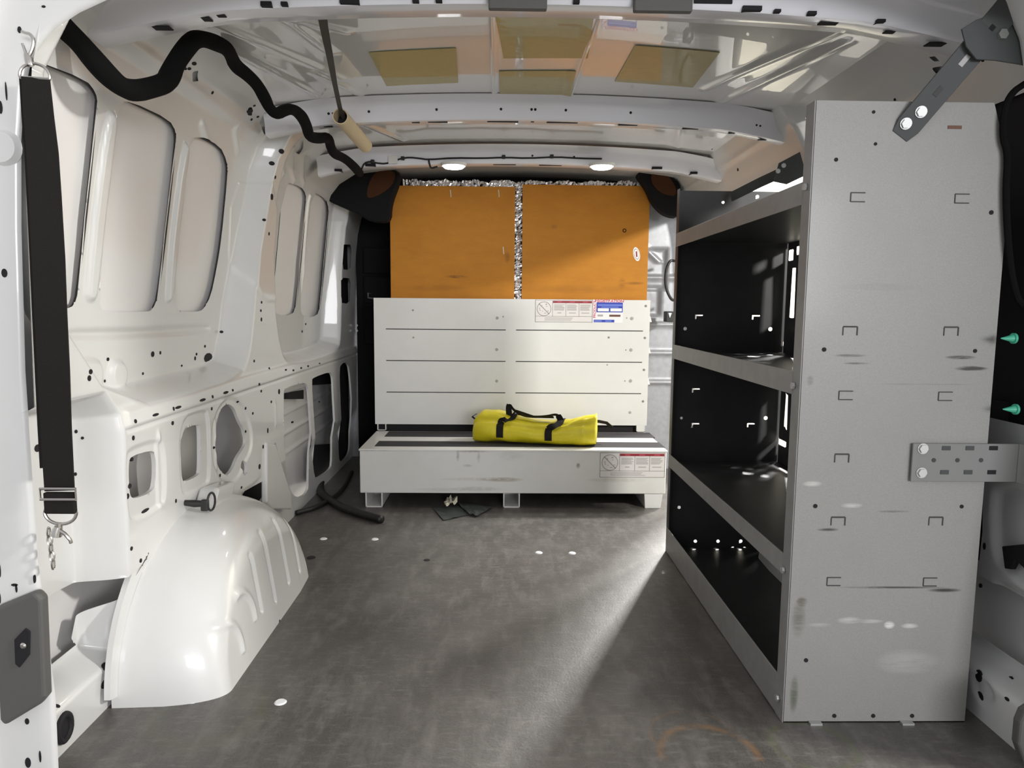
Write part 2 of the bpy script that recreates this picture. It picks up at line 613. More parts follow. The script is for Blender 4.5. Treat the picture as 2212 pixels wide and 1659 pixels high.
def sheet(ys, zs, fx, holes, cell):
    """grid in (a,b); fx(a,b)->height; holes: polygons to cut. returns verts(a,b,h), faces"""
    A, B = np.meshgrid(ys, zs, indexing='ij')
    pts = np.stack([A.ravel(), B.ravel()], 1)
    ny, nz = len(ys), len(zs)

    def hs(p):
        d = np.full(len(p), 1.0)
        for h in holes:
            d = np.minimum(d, msdf(h, p))
        return d
    d = hs(pts)
    for _ in range(2):
        k = np.abs(d) < cell * 0.62
        if k.any():
            q = pts[k]
            e = cell * .1
            gx = (hs(q + [e, 0]) - hs(q - [e, 0])) / (2 * e)
            gy = (hs(q + [0, e]) - hs(q - [0, e])) / (2 * e)
            g = np.stack([gx, gy], 1)
            g /= np.linalg.norm(g, axis=1, keepdims=True) + 1e-9
            pts[k] = q - g * d[k][:, None]
            d[k] = 0
        break
    idx = np.arange(ny * nz).reshape(ny, nz)
    Fq = np.stack([idx[:-1, :-1], idx[1:, :-1], idx[1:, 1:], idx[:-1, 1:]], -1).reshape(-1, 4)
    cen = pts[Fq].mean(1)
    keep = hs(cen) > 0
    return pts, fx(pts), Fq[keep]


def mesh_np(name, V, Fq, m, parent=None, kind=None, smooth=True):
    used = np.unique(Fq)
    remap = np.full(len(V), -1)
    remap[used] = np.arange(len(used))
    V, Fq = V[used], remap[Fq]
    o0 = np.array(ORIG[parent.name]) if parent is not None else np.array([(V[:, 0].min() + V[:, 0].max()) / 2, (V[:, 1].min() + V[:, 1].max()) / 2, V[:, 2].min()])
    me = bpy.data.meshes.new(name)
    me.vertices.add(len(V))
    me.vertices.foreach_set('co', (V - o0).astype(np.float32).ravel())
    n = Fq.shape[1]
    me.loops.add(Fq.size)
    me.loops.foreach_set('vertex_index', Fq.astype(np.int32).ravel())
    me.polygons.add(len(Fq))
    me.polygons.foreach_set('loop_start', np.arange(0, Fq.size, n, dtype=np.int32))
    me.polygons.foreach_set('loop_total', np.full(len(Fq), n, np.int32))
    me.polygons.foreach_set('use_smooth', np.full(len(Fq), smooth))
    me.materials.append(MATS[m])
    me.update(calc_edges=True)
    me.validate()
    ob = bpy.data.objects.new(name, me)
    COL.objects.link(ob)
    if parent is not None:
        ob.parent = parent
    else:
        ob.location = o0
    ORIG[ob.name] = o0
    if kind:
        ob['kind'] = kind
    return ob


# ================================================================== THE VAN SHELL
PZS = [0.0, 0.20, 0.27, 0.57, 0.62, 1.00, 1.20, 1.30, 1.37, 1.43, 1.46]
PXS = [-.885, -.875, -.855, -.852, -.860, -.850, -.828, -.803, -.765, -.715, -.60]
RZS = [0.0, 0.62, 0.83, 1.00, 1.15, 1.26, 1.33, 1.38, 1.43, 1.46]
RXS = [-.955, -.955, -.945, -.925, -.903, -.885, -.860, -.820, -.740, -.62]


def pillar_x(z):
    return np.interp(z, PZS, PXS)


def recess_x(z):
    return np.interp(z, RZS, RXS)


def meet(u, v, prof, off=0.0):
    """where the sight line meets the left side profile; returns a 3-D point moved inwards by off"""
    d = ray(u, v)
    t = np.arange(0.6, 6.0, 0.002)
    p = CAM + d * t[:, None]
    k = np.argmax(p[:, 0] <= prof(p[:, 2]) + off)
    return p[k]


def onR(pts):
    return np.array([meet(u, v, recess_x)[1:] for u, v in pts])


def onP(pts):
    return np.array([meet(u, v, pillar_x)[1:] for u, v in pts])


rear_recess = chaikin([(1.24, .625), (2.14, .622), (2.21, .68), (2.25, .80), (2.30, 1.0), (2.36, 1.22), (2.38, 1.36), (2.36, 1.55), (1.24, 1.55)], 2)
front_recess = chaikin([(2.47, 1.55), (2.47, 1.0), (2.49, .82), (2.56, .66), (2.70, .615), (3.44, .615), (3.50, .70), (3.50, 1.55)], 2)
low_recess = np.array([(1.0, .105), (1.44, .105), (1.44, .33), (1.44, .60), (1.40, .64), (1.0, .64)])
holes_up = [chaikin(onR(p), 1) for p in [
    [(55, 123), (185, 172), (206, 200), (210, 225), (168, 630), (160, 660), (140, 668), (55, 668)],
    [(278, 217), (365, 258), (381, 285), (378, 320), (342, 640), (330, 668), (318, 674), (222, 674), (212, 655), (250, 262), (260, 225)],
    [(425, 291), (475, 315), (490, 345), (492, 380), (478, 520), (468, 580), (455, 640), (440, 668), (425, 674), (385, 673), (375, 655), (405, 315)],
    [(614, 392), (650, 403), (661, 420), (661, 440), (641, 655), (631, 682), (598, 680), (590, 665)],
    [(674, 412), (704, 430), (710, 450), (709, 470), (692, 660), (684, 684), (655, 684), (648, 668)]]]
holes_low = [chaikin(onP(p), n) for p, n in [
    ([(283, 1000), (290, 985), (330, 973), (340, 978), (341, 1050), (330, 1065), (295, 1078), (285, 1070)], 1),
    ([(393, 930), (433, 915), (437, 925), (438, 1018), (432, 1028), (402, 1042), (397, 1030)], 1),
    ([(466, 965), (470, 920), (480, 885), (495, 871), (510, 880), (522, 912), (530, 925), (535, 945), (535, 960), (526, 975), (517, 988), (508, 1012), (495, 1028), (482, 1020), (472, 1000)], 1),
    ([(524, 1008), (526, 995), (531, 995), (534, 1006), (533, 1022), (528, 1029), (525, 1022)], 1),
    ([(517, 1067), (560, 1043), (573, 1037), (573, 1085), (530, 1086)], 0),
    ([(590, 958), (598, 955), (600, 995), (612, 1030), (626, 1055), (624, 1064), (616, 1060), (594, 1018)], 1),
    ([(612, 845), (616, 838), (655, 826), (666, 832), (668, 860), (668, 1050), (660, 1068), (645, 1075), (630, 1068), (612, 1000)], 1),
    ([(672, 822), (678, 815), (712, 803), (719, 812), (720, 850), (718, 1000), (712, 1015), (690, 1030), (676, 1035)], 1),
    ([(732, 800), (738, 785), (750, 782), (756, 800), (757, 960), (752, 985), (735, 1000), (731, 985)], 1)]]
gap_low = np.array([(1.0, .125), (1.42, .125), (1.405, .145), (1.425, .185), (1.475, .235), (1.545, .285), (1.50, .262), (1.44, .255), (1.36, .262), (1.0, .262)])
emb_w1 = chaikin(onP([(272, 985), (285, 968), (340, 950), (356, 965), (358, 1075), (345, 1095), (290, 1125), (278, 1110)]), 2)
emb_w2 = chaikin(onP([(388, 905), (440, 885), (452, 895), (455, 1030), (445, 1050), (400, 1070), (392, 1055)]), 2)
emb_o = chaikin(onP([(455, 965), (462, 905), (480, 870), (500, 856), (520, 868), (535, 900), (545, 930), (545, 970), (530, 1000), (515, 1035), (495, 1045), (470, 1030)]), 2)
ribs_up = [chaikin(onR(p), 2) for p in [
    [(228, 245), (247, 245), (244, 300), (206, 640), (196, 650), (184, 645), (184, 630)],
    [(394, 310), (404, 315), (403, 340), (370, 640), (364, 652), (355, 648)],
    [(631 - 10, 402), (631 - 3, 404), (608, 655), (600, 655)],
    [(676 - 10, 420), (676 - 4, 422), (655, 660), (649, 660)]]]
buttons = [chaikin(onR(p), 2) for p in [
    [(160, 790), (175, 778), (205, 777), (216, 790), (216, 830), (205, 846), (170, 846), (160, 832)],
    [(236, 790), (245, 780), (262, 782), (270, 800), (268, 828), (255, 838), (240, 835), (232, 815)]]]
stiffener = chaikin(onR([(500, 395), (556, 395), (554, 640), (548, 650), (508, 652), (492, 600)]), 1)
crease = chaikin(onR([(150, 715), (300, 712), (445, 702), (455, 708), (445, 718), (300, 726), (150, 728)]), 2)


def wall_height(p):
    y, z = p[:, 0], p[:, 1]
    px, rx = pillar_x(z), recess_x(z)
    m = smooth01(msdf(rear_recess, p, .2), 0.022)
    m = np.maximum(m, smooth01(msdf(front_recess, p, .2), 0.02))
    x = px * (1 - m) + rx * m
    ml = smooth01(msdf(low_recess, p, .2), 0.016)
    x = x * (1 - ml) + (-.955) * ml
    # flat stiffener plate beside the pillar
    x = x + .004 * smooth01(msdf(stiffener, p), .005)
    for e in (emb_w1, emb_w2, emb_o):
        x = x - .006 * smooth01(msdf(e, p), .005)
    for r in ribs_up:
        x = x + .009 * smooth01(msdf(r, p), .006)
    for b in buttons:
        x = x + .010 * smooth01(msdf(b, p), .008)
    x = x - .009 * smooth01(msdf(crease, p), .008)
    # lap seam along the belt and the flange above it
    s = np.exp(-((z - .567) / .0035) ** 2) * (y > 1.46)
    x = x - .005 * s
    x = x + .004 * np.clip((z - .567) / .004, 0, 1) * np.clip((.612 - z) / .006, 0, 1) * np.clip((y - 1.46) / .02, 0, 1)
    # shallow vertical pinch beads on the lower panel
    for (y0, z0, z1) in [(1.60, .36, .55), (1.93, .36, .53), (2.44, .40, .50)]:
        x = x + .004 * np.exp(-((y - y0) / .007) ** 2) * np.clip((z - z0) / .02, 0, 1) * np.clip((z1 - z) / .02, 0, 1)
    # rail bead under the roof and stamped diagonals over the windows
    x = x + .006 * np.exp(-((z - 1.355) / .010) ** 2) * (y < 2.3)
    for (y0, z0, y1, z1) in [(1.95, 1.30, 2.03, 1.26), (2.15, 1.335, 2.22, 1.285), (2.62, 1.37, 2.80, 1.30), (2.72, 1.385, 2.92, 1.31), (2.56, 1.34, 2.66, 1.30)]:
        t = np.clip(((y - y0) * (y1 - y0) + (z - z0) * (z1 - z0)) / ((y1 - y0) ** 2 + (z1 - z0) ** 2), 0, 1)
        dd = np.hypot(y - y0 - t * (y1 - y0), z - z0 - t * (z1 - z0))
        x = x + .006 * np.exp(-(dd / .010) ** 2)
    return x


def meet_wall(u, v):
    d = ray(u, v)
    t = np.arange(0.9, 4.6, 0.004)
    p = CAM + d * t[:, None]
    k = np.argmax(p[:, 0] <= wall_height(p[:, 1:3]))
    return p[k]


holes_low += [np.array([meet_wall(u, v)[1:] for u, v in p]) for p in [
    [(561, 264), (570, 240), (581, 266), (571, 294)], [(637, 314), (643, 302), (655, 306), (654, 322), (646, 334), (637, 329)],
    [(741, 528), (757, 528), (759, 540), (757, 578), (752, 583), (742, 582), (739, 570)], [(736, 605), (741, 600), (754, 601), (757, 612), (755, 650), (748, 656), (738, 654), (734, 640)],
    [(416, 154), (428, 153), (428, 175), (415, 177)], [(536, 233), (544, 232), (542, 250), (535, 249)]]]
CELL = 0.0045
ys = np.arange(1.19, 3.87, CELL)
zs = np.concatenate([np.arange(-.02, 1.425, CELL), np.arange(1.425, 1.462, .002)])
pts, hx, fq = sheet(ys, zs, wall_height, holes_up + holes_low + [gap_low], CELL)
V = np.stack([hx, pts[:, 0], pts[:, 1]], 1)
wall_left = mesh_np('wall_left', V, fq[:, ::-1], 'van_white', kind='structure')

# outer skin behind it, with swage lines in the front bay
ys2, zs2 = np.arange(1.15, 3.95, .012), np.arange(-.10, 1.49, .006)


def skin_height(p):
    y, z = p[:, 0], p[:, 1]
    x = np.where(z > .62, recess_x(z) - .016, -.972 - .02 * np.clip((.62 - z) / .1, 0, 1))
    for zz in (.20, .285, .37, .455, .53):
        x = x + .010 * np.exp(-((z - zz) / .008) ** 2) * (y > 2.5)
    return x


pts, hx, fq = sheet(ys2, zs2, skin_height, [], .01)
mesh_np('outer_skin', np.stack([hx, pts[:, 0], pts[:, 1]], 1), fq[:, ::-1], 'skin_grey', wall_left)
# rolled flanges round the big openings
mb = MB()
for h in holes_low[:9]:
    hh = chaikin(h, 1)
    x0 = wall_height(hh)
    n = len(hh)
    vs_ = [(x0[i], hh[i][0], hh[i][1]) for i in range(n)] + [(x0[i] - .009, hh[i][0], hh[i][1]) for i in range(n)]
    mb.add(vs_, [(i, (i + 1) % n, n + (i + 1) % n, n + i) for i in range(n)])
mb.build('opening_flange', 'van_white', wall_left, smooth=True)
# black backs standing in for the shade deep in the openings
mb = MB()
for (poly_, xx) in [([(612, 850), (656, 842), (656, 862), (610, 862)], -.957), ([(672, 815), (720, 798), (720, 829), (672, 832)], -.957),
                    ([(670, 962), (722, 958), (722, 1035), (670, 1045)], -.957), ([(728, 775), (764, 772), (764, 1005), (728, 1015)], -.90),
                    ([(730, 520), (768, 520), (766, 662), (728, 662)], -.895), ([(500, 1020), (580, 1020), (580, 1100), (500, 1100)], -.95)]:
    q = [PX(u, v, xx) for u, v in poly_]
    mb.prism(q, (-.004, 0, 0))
mb.build('cavity_shade', 'hole_black', wall_left)
# black beads in place of the shade line on the forward edges of the window blanks
for line in [[(80, 130), (185, 173), (206, 200), (210, 225), (168, 630), (160, 658), (150, 668)],
             [(278, 218), (365, 259), (380, 284), (378, 320), (342, 640), (331, 665)],
             [(422, 291), (475, 316), (489, 345), (491, 380), (477, 520), (467, 580), (455, 640), (441, 667)],
             [(603, 383), (607, 400), (606, 440), (588, 640), (584, 662)],
             [(640, 397), (652, 404), (661, 420), (661, 440), (641, 655), (632, 680)],
             [(705, 435), (709, 450), (709, 470), (692, 660), (684, 684)],
             [(735, 458), (735, 475), (719, 665), (712, 684)]]:
    P = [meet(u, v, recess_x, -.004) for u, v in line]
    b = MB().tube(P, .0034, 6, smooth=2).build('edge_shade', 'shade_line', wall_left, smooth=True)


# small punched holes, too fine to pick apart: dark studs set into the sheet
def normal_at(y, z):
    e = .004
    q = np.array([[y, z], [y + e, z], [y, z + e]])
    x = wall_height(q)
    n = np.array([1.0, -(x[1] - x[0]) / e, -(x[2] - x[0]) / e])
    return x[0], n / np.linalg.norm(n)


mb = MB()
small = [(408, 148, 3, 5), (399, 148, 3, 4), (419, 137, 4, 6), (457, 200, 2, 5), (539, 240, 5, 9), (549, 228, 2, 4), (555, 252, 2, 4), (542, 258, 2, 4),
         (605, 327, 3, 7), (587, 353, 3, 6), (594, 383, 2, 5), (588, 426, 2, 8), (586, 425, 3, 9), (566, 475, 2, 4), (580, 505, 2, 5),
         (231, 776, 3, 5), (195, 803, 4, 7), (190, 817, 4, 8), (225, 823, 2, 4), (328, 765, 4, 8), (345, 762, 2, 5), (423, 765, 2, 4), (420, 774, 2, 6),
         (449, 773, 11, 14), (442, 748, 2, 4), (308, 807, 2, 4), (392, 790, 2, 3), (478, 717, 2, 4), (564, 653, 2, 4), (563, 671, 2, 4), (564, 690, 2, 6),
         (548, 780, 2, 4), (581, 796, 2, 4),
         (291, 910, 3, 6), (286, 946, 3, 7), (283, 992, 3, 6), (335, 896, 8, 4), (373, 883, 2, 6), (384, 880, 8, 4), (437, 864, 8, 4), (458, 857, 2, 5), (487, 848, 7, 4), (502, 843, 2, 4),
         (372, 914, 3, 6), (457, 883, 2, 5), (511, 868, 2, 4), (530, 882, 2, 4), (564, 845, 2, 4), (602, 846, 3, 8), (585, 868, 2, 4),
         (278, 1050, 4, 7), (275, 1072, 4, 8), (312, 1103, 10, 5), (378, 1082, 2, 6), (283, 1185, 3, 6), (303, 1211, 3, 6), (474, 1027, 2, 5), (521, 1053, 2, 4), (461, 967, 2, 4),
         (160, 932, 2, 5), (160, 946, 2, 4), (161, 1024, 2, 5), (80, 968, 7, 10), (83, 832, 9, 18), (617, 799, 3, 3), (633, 800, 3, 3), (650, 795, 3, 3), (665, 791, 3, 3), (690, 785, 3, 2), (596, 1058, 3, 4), (660, 700, 2, 3), (652, 716, 2, 4), (632, 912, 3, 3),
         (690, 868, 2, 2), (560, 830, 2, 4), (568, 965, 2, 6), (560, 1008, 3, 8), (578, 930, 2, 8), (545, 893, 2, 4), (530, 932, 2, 4), (222, 1478, 7, 12), (228, 1439, 8, 13), (119, 1525, 3, 9)]
for (u, v, a, b) in small:
    z_guess = PX(u, v, -.88)[2]
    pr = pillar_x if (z_guess < .60 or 560 < u < 600 or z_guess > 1.28) else recess_x
    if u < 170 and z_guess < .62:
        pr = lambda z: z * 0 - .955
    if v > 1400:
        pr = pillar_x
    p = meet_wall(u, v)
    a, b = a * .68, b * .7
    x0, n = normal_at(p[1], p[2])
    depth = np.hypot(p[0] - CAM[0], p[1])
    fore = abs(n @ (ray(u, v) / np.linalg.norm(ray(u, v))))
    ra = a / F_PX * depth / max(.35, abs(p[0] - CAM[0]) / depth)
    rb = b / F_PX * depth
    c = np.array([x0, p[1], p[2]])
    ty = np.cross((0, 0, 1), n)
    ty /= np.linalg.norm(ty)
    tz = np.cross(n, ty)
    ring = [c + n * .0012 + ty * ra * cos(k * pi / 5) + tz * rb * sin(k * pi / 5) for k in range(10)]
    mb.prism(ring, -n * .004)
tag(mb.build('punched_holes', 'hole_black', wall_left), kind='stuff')

# ---- wheel arch bulging in from the left side
mb = MB()
NS, NR = 72, 30
yc, A_, B_, XW, XI = 1.80, .405, .325, -.875, -.655
rows = []


def arch_point(phi, rho):
    c, s = cos(phi), sin(phi)
    ex = 2 / 2.15
    y = yc - A_ * rho * (abs(c) ** ex) * (1 if c > 0 else -1)
    z = B_ * rho * (abs(s) ** ex)
    r0 = .60 + .22 * max(0.0, c) ** 2 + .14 * max(0.0, -c) ** 2
    k = max(0.0, (rho - r0) / (1 - r0))
    d = (XI - XW) * (1 - k ** 2.3) ** (1 / 2.3)
    x = XW + d - .05 * (z / B_) * (d / (XI - XW))       # inner face leans outwards
    x -= .012 * max(0.0, (y - 2.0) / .2)
    return np.array([x, y, z])


def arch_full(phi, rho):
    p = arch_point(phi, rho)
    n = np.array([.0, 0., 0.])
    # pressed stiffening beads on the inner face
    x, y, z = p
    add = 0.0
    for (y0, z0, y1, z1, w, h) in [(1.70, .215, 1.70, .075, .006, -.008), (1.80, .24, 1.80, .06, .006, -.008), (1.92, .235, 1.92, .06, .006, -.008), (2.03, .20, 2.03, .05, .006, -.008), (2.11, .14, 2.11, .03, .005, -.007)]:
        t = np.clip(((y - y0) * (y1 - y0) + (z - z0) * (z1 - z0)) / ((y1 - y0) ** 2 + (z1 - z0) ** 2), 0, 1)
        dd = math.hypot(y - y0 - t * (y1 - y0), z - z0 - t * (z1 - z0))
        add += h * math.exp(-(dd / w) ** 2)
    for (pa, pb, rr) in [(.10, .62, 0.0)]:
        pass
    for y0 in (1.500, 1.600):
        # curved steps sweeping from the shoulder down to the floor side
        zz = .07 + (y0 - 1.5) * .3
        cy, cz, R = y0 - .02, zz - .01, .075
        dd = abs(math.hypot(y - cy, (z - cz)) - R)
        if y > cy - .01 and z > cz - .02:
            add += .006 * math.exp(-(dd / .008) ** 2)
    p[0] += add
    return p


NS, NR = 150, 70
vs_, fs_ = [], []
for i in range(NS + 1):
    phi = pi * i / NS
    for j in range(NR + 1):
        rho = 1 - .985 * (j / NR)
        vs_.append(arch_full(phi, rho))
for i in range(NS):
    for j in range(NR):
        a = i * (NR + 1) + j
        fs_.append((a, a + NR + 1, a + NR + 2, a + 1))
mb.add(vs_, fs_)
arch = mb.build('wheel_arch', 'van_white', wall_left, smooth='full')
# flange of the arch where it is welded to the side
mb = MB()
for s in range(2):
    pass
fl_in, fl_out = [], []
for i in range(61):
    phi = pi * (0.02 + .96 * i / 60)
    a = arch_point(phi, 1.0)
    b = arch_point(phi, 1.085)
    fl_in.append((-.862, a[1], a[2]))
    fl_out.append((-.862, 2 * a[1] - b[1] if False else yc + (a[1] - yc) * 1.07, a[2] * 1.10 + .006))
n = len(fl_in)
fr = fl_in + fl_out
bk = [(p[0] - .012, p[1], p[2]) for p in fr]
fs_ = [(i, i + 1, n + i + 1, n + i) for i in range(n - 1)]
fs_ += [(2 * n + n + i, 2 * n + n + i + 1, n + i + 1, n + i)[::-1] for i in range(n - 1)]
mb.add(fr + bk, fs_)
mb.build('arch_flange', 'van_white', arch, smooth=True)
# cable grommet with ring on top of the arch flange
g0 = meet(447, 1088, lambda z: z * 0 - .80)
gr = MB().tube([g0 + [-.055, .0, .002], g0 + [-.03, 0, .0], g0 + [-.004, 0, 0]], [.007, .009, .007], 12).build('cable_grommet', 'plastic_black', wall_left, smooth=True)
ringp = [g0 + np.array([.006 + .003 * cos(a), .016 * cos(a) + .012, .022 * sin(a) + .002]) for a in np.linspace(0, 2 * pi, 24, endpoint=False)]
MB().tube(ringp, .0028, 8, closed=True).build('ring', 'plastic_black', gr, smooth=True)
MB().box(g0 + [-.014, -.007, -.018], g0 + [.004, .007, .010]).build('clip', 'plastic_black', gr, bevel=.003)
pl = MB()
pl.prism([(-.852, 1.72, .27), (-.852, 1.86, .27), (-.852, 1.93, .345), (-.852, 1.80, .36)], (.05, 0, 0))
pl.build('grommet_plate', 'van_white', arch, bevel=.01, segs=3)
# filler strut standing between arch and forward lower bay
st = MB()
for (pp, w) in [([(577, 955), (596, 960), (628, 1062), (632, 1100), (590, 1100), (577, 1085)], .02)]:
    q = [meet(u, v, lambda z: z * 0 - .845) for u, v in pp]
    st.prism(q, (-.02, 0, 0))
st.build('strut', 'van_white', wall_left, bevel=.006, segs=3)


# ---- floor
FX0, FX1, FY0, FY1 = -.885, .905, 1.05, 3.86
floor = MB().box((FX0 - .03, FY0, -.03), (FX1 + .06, FY1, 0)).build('floor', 'floor_rubber')
tag(floor, kind='structure')
scr = None
for i, (u, v) in enumerate([(418, 1513), (606, 1517), (699, 1164), (810, 1165), (1164, 1194), (1236, 1195)]):
    p = PZ(u, v, 0.0)
    if scr is None:
        scr = MB().disc(p, (0, 0, 1), .013, .0025, 16, .010).build('screw_cap', 'label_clean', floor, smooth=True)
        p00 = p
    else:
        share(scr, 'screw_cap', floor, p - p00)
p = PZ(922, 1210, 0)
MB().disc(p, (0, 0, 1), .010, .0012, 14).build('plug', 'hole_black', floor)
p = PZ(672, 1205, 0)
MB().disc(p, (0, 0, 1), .014, .002, 16).build('drain_plug', 'hole_black', floor)


# ---- roof skin, stamped, with glued damping pads
def roof_z(x, y):
    z = 1.466 - .030 * (x / .75) ** 2 - .012 * np.maximum(0, np.abs(x) - .55) / .2
    for x0 in (-.10, .125):
        z = z - .004 * np.exp(-((x - x0) / .006) ** 2) * (y < 2.25)
    return z


def roof_height(p):
    x, y = p[:, 0], p[:, 1]
    z = roof_z(x, y)
    for (x0, y0, x1, y1) in [(-.70, 1.62, -.52, 2.05), (-.56, 1.58, -.50, 1.85), (-.62, 1.56, -.44, 1.72), (-.74, 1.70, -.62, 2.18), (-.58, 1.98, -.50, 2.2),
                             (.66, 1.60, .50, 2.1), (.70, 1.66, .58, 2.2), (-.60, 2.42, -.45, 2.8), (.52, 2.45, .60, 2.8)]:
        t = np.clip(((x - x0) * (x1 - x0) + (y - y0) * (y1 - y0)) / ((x1 - x0) ** 2 + (y1 - y0) ** 2), 0, 1)
        dd = np.hypot(x - x0 - t * (x1 - x0), y - y0 - t * (y1 - y0))
        z = z - .005 * np.exp(-(dd / .013) ** 2)
    return z


pts, hz, fq = sheet(np.arange(-.81, .815, .006), np.arange(1.16, 3.92, .010), roof_height, [], .01)
ceiling = mesh_np('ceiling', np.stack([pts[:, 0], pts[:, 1], hz], 1), fq[:, ::-1], 'roof_white', kind='structure')
tag(MB().box((-1.0, 1.16, 1.475), (1.02, 3.95, 1.49)).build('roof_cover', 'skin_grey', ceiling))
for corners in [[(797, 107), (985, 104), (990, 178), (835, 180)], [(1070, 36), (1282, 36), (1270, 126), (1088, 127)],
                [(1078, 155), (1243, 154), (1232, 213), (1080, 215)], [(1372, 97), (1555, 105), (1497, 181), (1328, 175)]]:
    P = [PZ(u, v, 1.462) for u, v in corners]
    N = 8
    vs_, fs_ = [], []
    for i in range(N + 1):
        for j in range(N + 1):
            a, b = i / N, j / N
            q = (P[0] * (1 - a) + P[1] * a) * (1 - b) + (P[3] * (1 - a) + P[2] * a) * b
            vs_.append((q[0], q[1], float(roof_z(q[0], q[1])) - .0022))
    for i in range(N):
        for j in range(N):
            a = i * (N + 1) + j
            fs_.append((a, a + 1, a + N + 2, a + N + 1))
    o = MB().add(vs_, fs_).build('damping_pad', 'pad_olive', ceiling)
    md = o.modifiers.new('thick', 'SOLIDIFY')
    md.thickness = .0018
    md.offset = 0
# longitudinal ribs of the roof skin
for x0 in (-.105, .13):
    MB().tube([(x0, y, float(roof_z(x0, y)) + .001) for y in np.linspace(1.5, 2.26, 12)], .005, 8).build('roof_rib', 'roof_white', ceiling, smooth=True)


# ---- roof bows
def beam_drop(x):
    a = abs(x)
    return .020 * (a / .6) ** 2 + .16 * max(0, a - .60) ** 1.25


def bow(name, y0, zc, slots, half=.80, depth=.085, h=.06):
    sec = [(-.035, h + .006), (-.014, h - .004), (-.006, h - .010), (0, h - .020), (.004, .008), (.010, .001), (.020, 0), (depth - .016, 0), (depth - .006, .006), (depth, .03), (depth, h)]
    X_ = np.linspace(-half, half, 81)
    vs_, fs_ = [], []
    for x in X_:
        dz = beam_drop(x)
        for (a, b) in sec:
            vs_.append((x, y0 + a, zc - dz + b))
    n = len(sec)
    for i in range(80):
        for j in range(n - 1):
            k = i * n + j
            fs_.append((k, k + 1, k + n + 1, k + n))
    o = MB().add(vs_, fs_).build(name, 'beam_white', smooth=True)
    tag(o, kind='structure')
    m_ = MB()
    for (x, kind, w, hh) in slots:
        z = zc - beam_drop(x)
        if kind == 'slot':       # slot at the bottom fold
            m_.box((x - w, y0 - .0012, z + .0015), (x + w, y0 + .03, z + .0015 + hh))
        elif kind == 'hole':
            m_.disc((x, y0 + .0035 - .0012, z + .030), (0, -1, 0), w, .002, 12)
        elif kind == 'under':
            m_.box((x - w, y0 + .022, z - .0012), (x + w, y0 + .022 + hh, z + .001))
        elif kind == 'face':
            m_.box((x - w, y0 - .0012, z + .010), (x + w, y0 + .003, z + .010 + hh))
    tag(m_.build('punched_holes', 'hole_black', o), kind='stuff')
    return o


def bx(u, v, y):
    return PY(u, v, y)[0]


B1, B2, B3 = 1.405, 2.245, 2.875
s1 = [(bx(u, 30, B1), k, w, h) for (u, k, w, h) in [
    (320, 'under', .028, .02), (430, 'under', .010, .02), (466, 'under', .008, .012), (575, 'slot', .010, .008), (614, 'slot', .006, .006), (755, 'slot', .018, .008), (898, 'slot', .006, .005), (948, 'slot', .006, .005),
    (1245 - 200, 'face', .025, .018), (835, 'face', .036, .012), (1298, 'face', .058, .012), (1245, 'slot', .006, .006), (1540, 'face', .036, .012),
    (1625, 'slot', .018, .008), (1755, 'slot', .008, .006), (1805, 'under', .018, .016), (1905, 'slot', .008, .005), (1945, 'under', .014, .014), (2060, 'under', .03, .02), (1680, 'slot', .006, .005)]]
s2 = [(bx(u, 262, B2), k, w, h) for (u, k, w, h) in [
    (710, 'hole', .004, 0), (719, 'hole', .003, 0), (797, 'hole', .004, 0), (943, 'hole', .004, 0), (1082, 'hole', .004, 0), (1148, 'hole', .004, 0), (1156, 'hole', .004, 0), (1222, 'hole', .004, 0), (1362, 'hole', .004, 0), (1635, 'hole', .003, 0), (1643, 'hole', .003, 0),
    (896, 'under', .012, .01), (944, 'under', .03, .012), (1086, 'under', .048, .012), (1216, 'under', .048, .012), (1360, 'under', .030, .012), (1151, 'under', .005, .008), (1500, 'under', .03, .01), (1590, 'under', .014, .01), (1660, 'under', .02, .012), (700, 'under', .02, .01), (760, 'under', .012, .01)]]
s3 = [(bx(u, 350, B3), k, w, h) for (u, k, w, h) in [
    (730, 'slot', .014, .008), (800, 'slot', .02, .01), (1090, 'under', .045, .012), (1190, 'under', .045, .012), (1240, 'hole', .004, 0), (1150, 'hole', .004, 0), (1420, 'slot', .02, .008), (1500, 'slot', .014, .008)]]
bow('trim_1', B1, 1.398, s1, half=.86, depth=.085)
bow('trim_2', B2, 1.398, s2, half=.80, depth=.065)
bow('trim_3', B3, 1.390, s3, half=.80, depth=.08)

for (u0, u1) in [(1055, 1182), (1370, 1497)]:
    a, b = PY(u0, 10, B1 - .012)[0], PY(u1, 10, B1 - .012)[0]
    zt = PY(1280, 21, B1 - .012)[2]
    MB().box((a, B1 - .012, zt), (b, B1 + .004, zt + .05)).build('rubber_buffer', 'plastic_grey', bpy.data.objects['trim_1'], bevel=.003)

# ---- front partition
wf = MB()
wf.box((-1.0, 3.86, -.05), (1.0, 3.89, 1.48))
wall_front = tag(wf.build('wall_front', 'galvanised'), kind='structure')
# pressed galvanised panel to the right of the boards
xs_, zz_ = np.arange(.40, .97, .008), np.arange(0, 1.40, .006)


def part_height(p):
    x, z = p[:, 0], p[:, 1]
    y = 3.60 + 0 * x
    for zc in (.45, .60, .745, .98):
        y = y - .012 * np.exp(-((z - zc) / .012) ** 2)
    y = y + .02 * smooth01(np.maximum(np.abs(x - .70) - .055, np.abs(z - 1.02) - .10), .012)
    y = y + .02 * smooth01(np.maximum(np.abs(x - .68) - .05, np.abs(z - .86) - .07), .012)
    d = np.abs((z - 1.15) + (x - .62) * .9) / 1.35
    y = y - .012 * np.exp(-(d / .012) ** 2) * (z > 1.05)
    y = y - .05 * np.clip((x - .83) / .1, 0, 1)
    return y


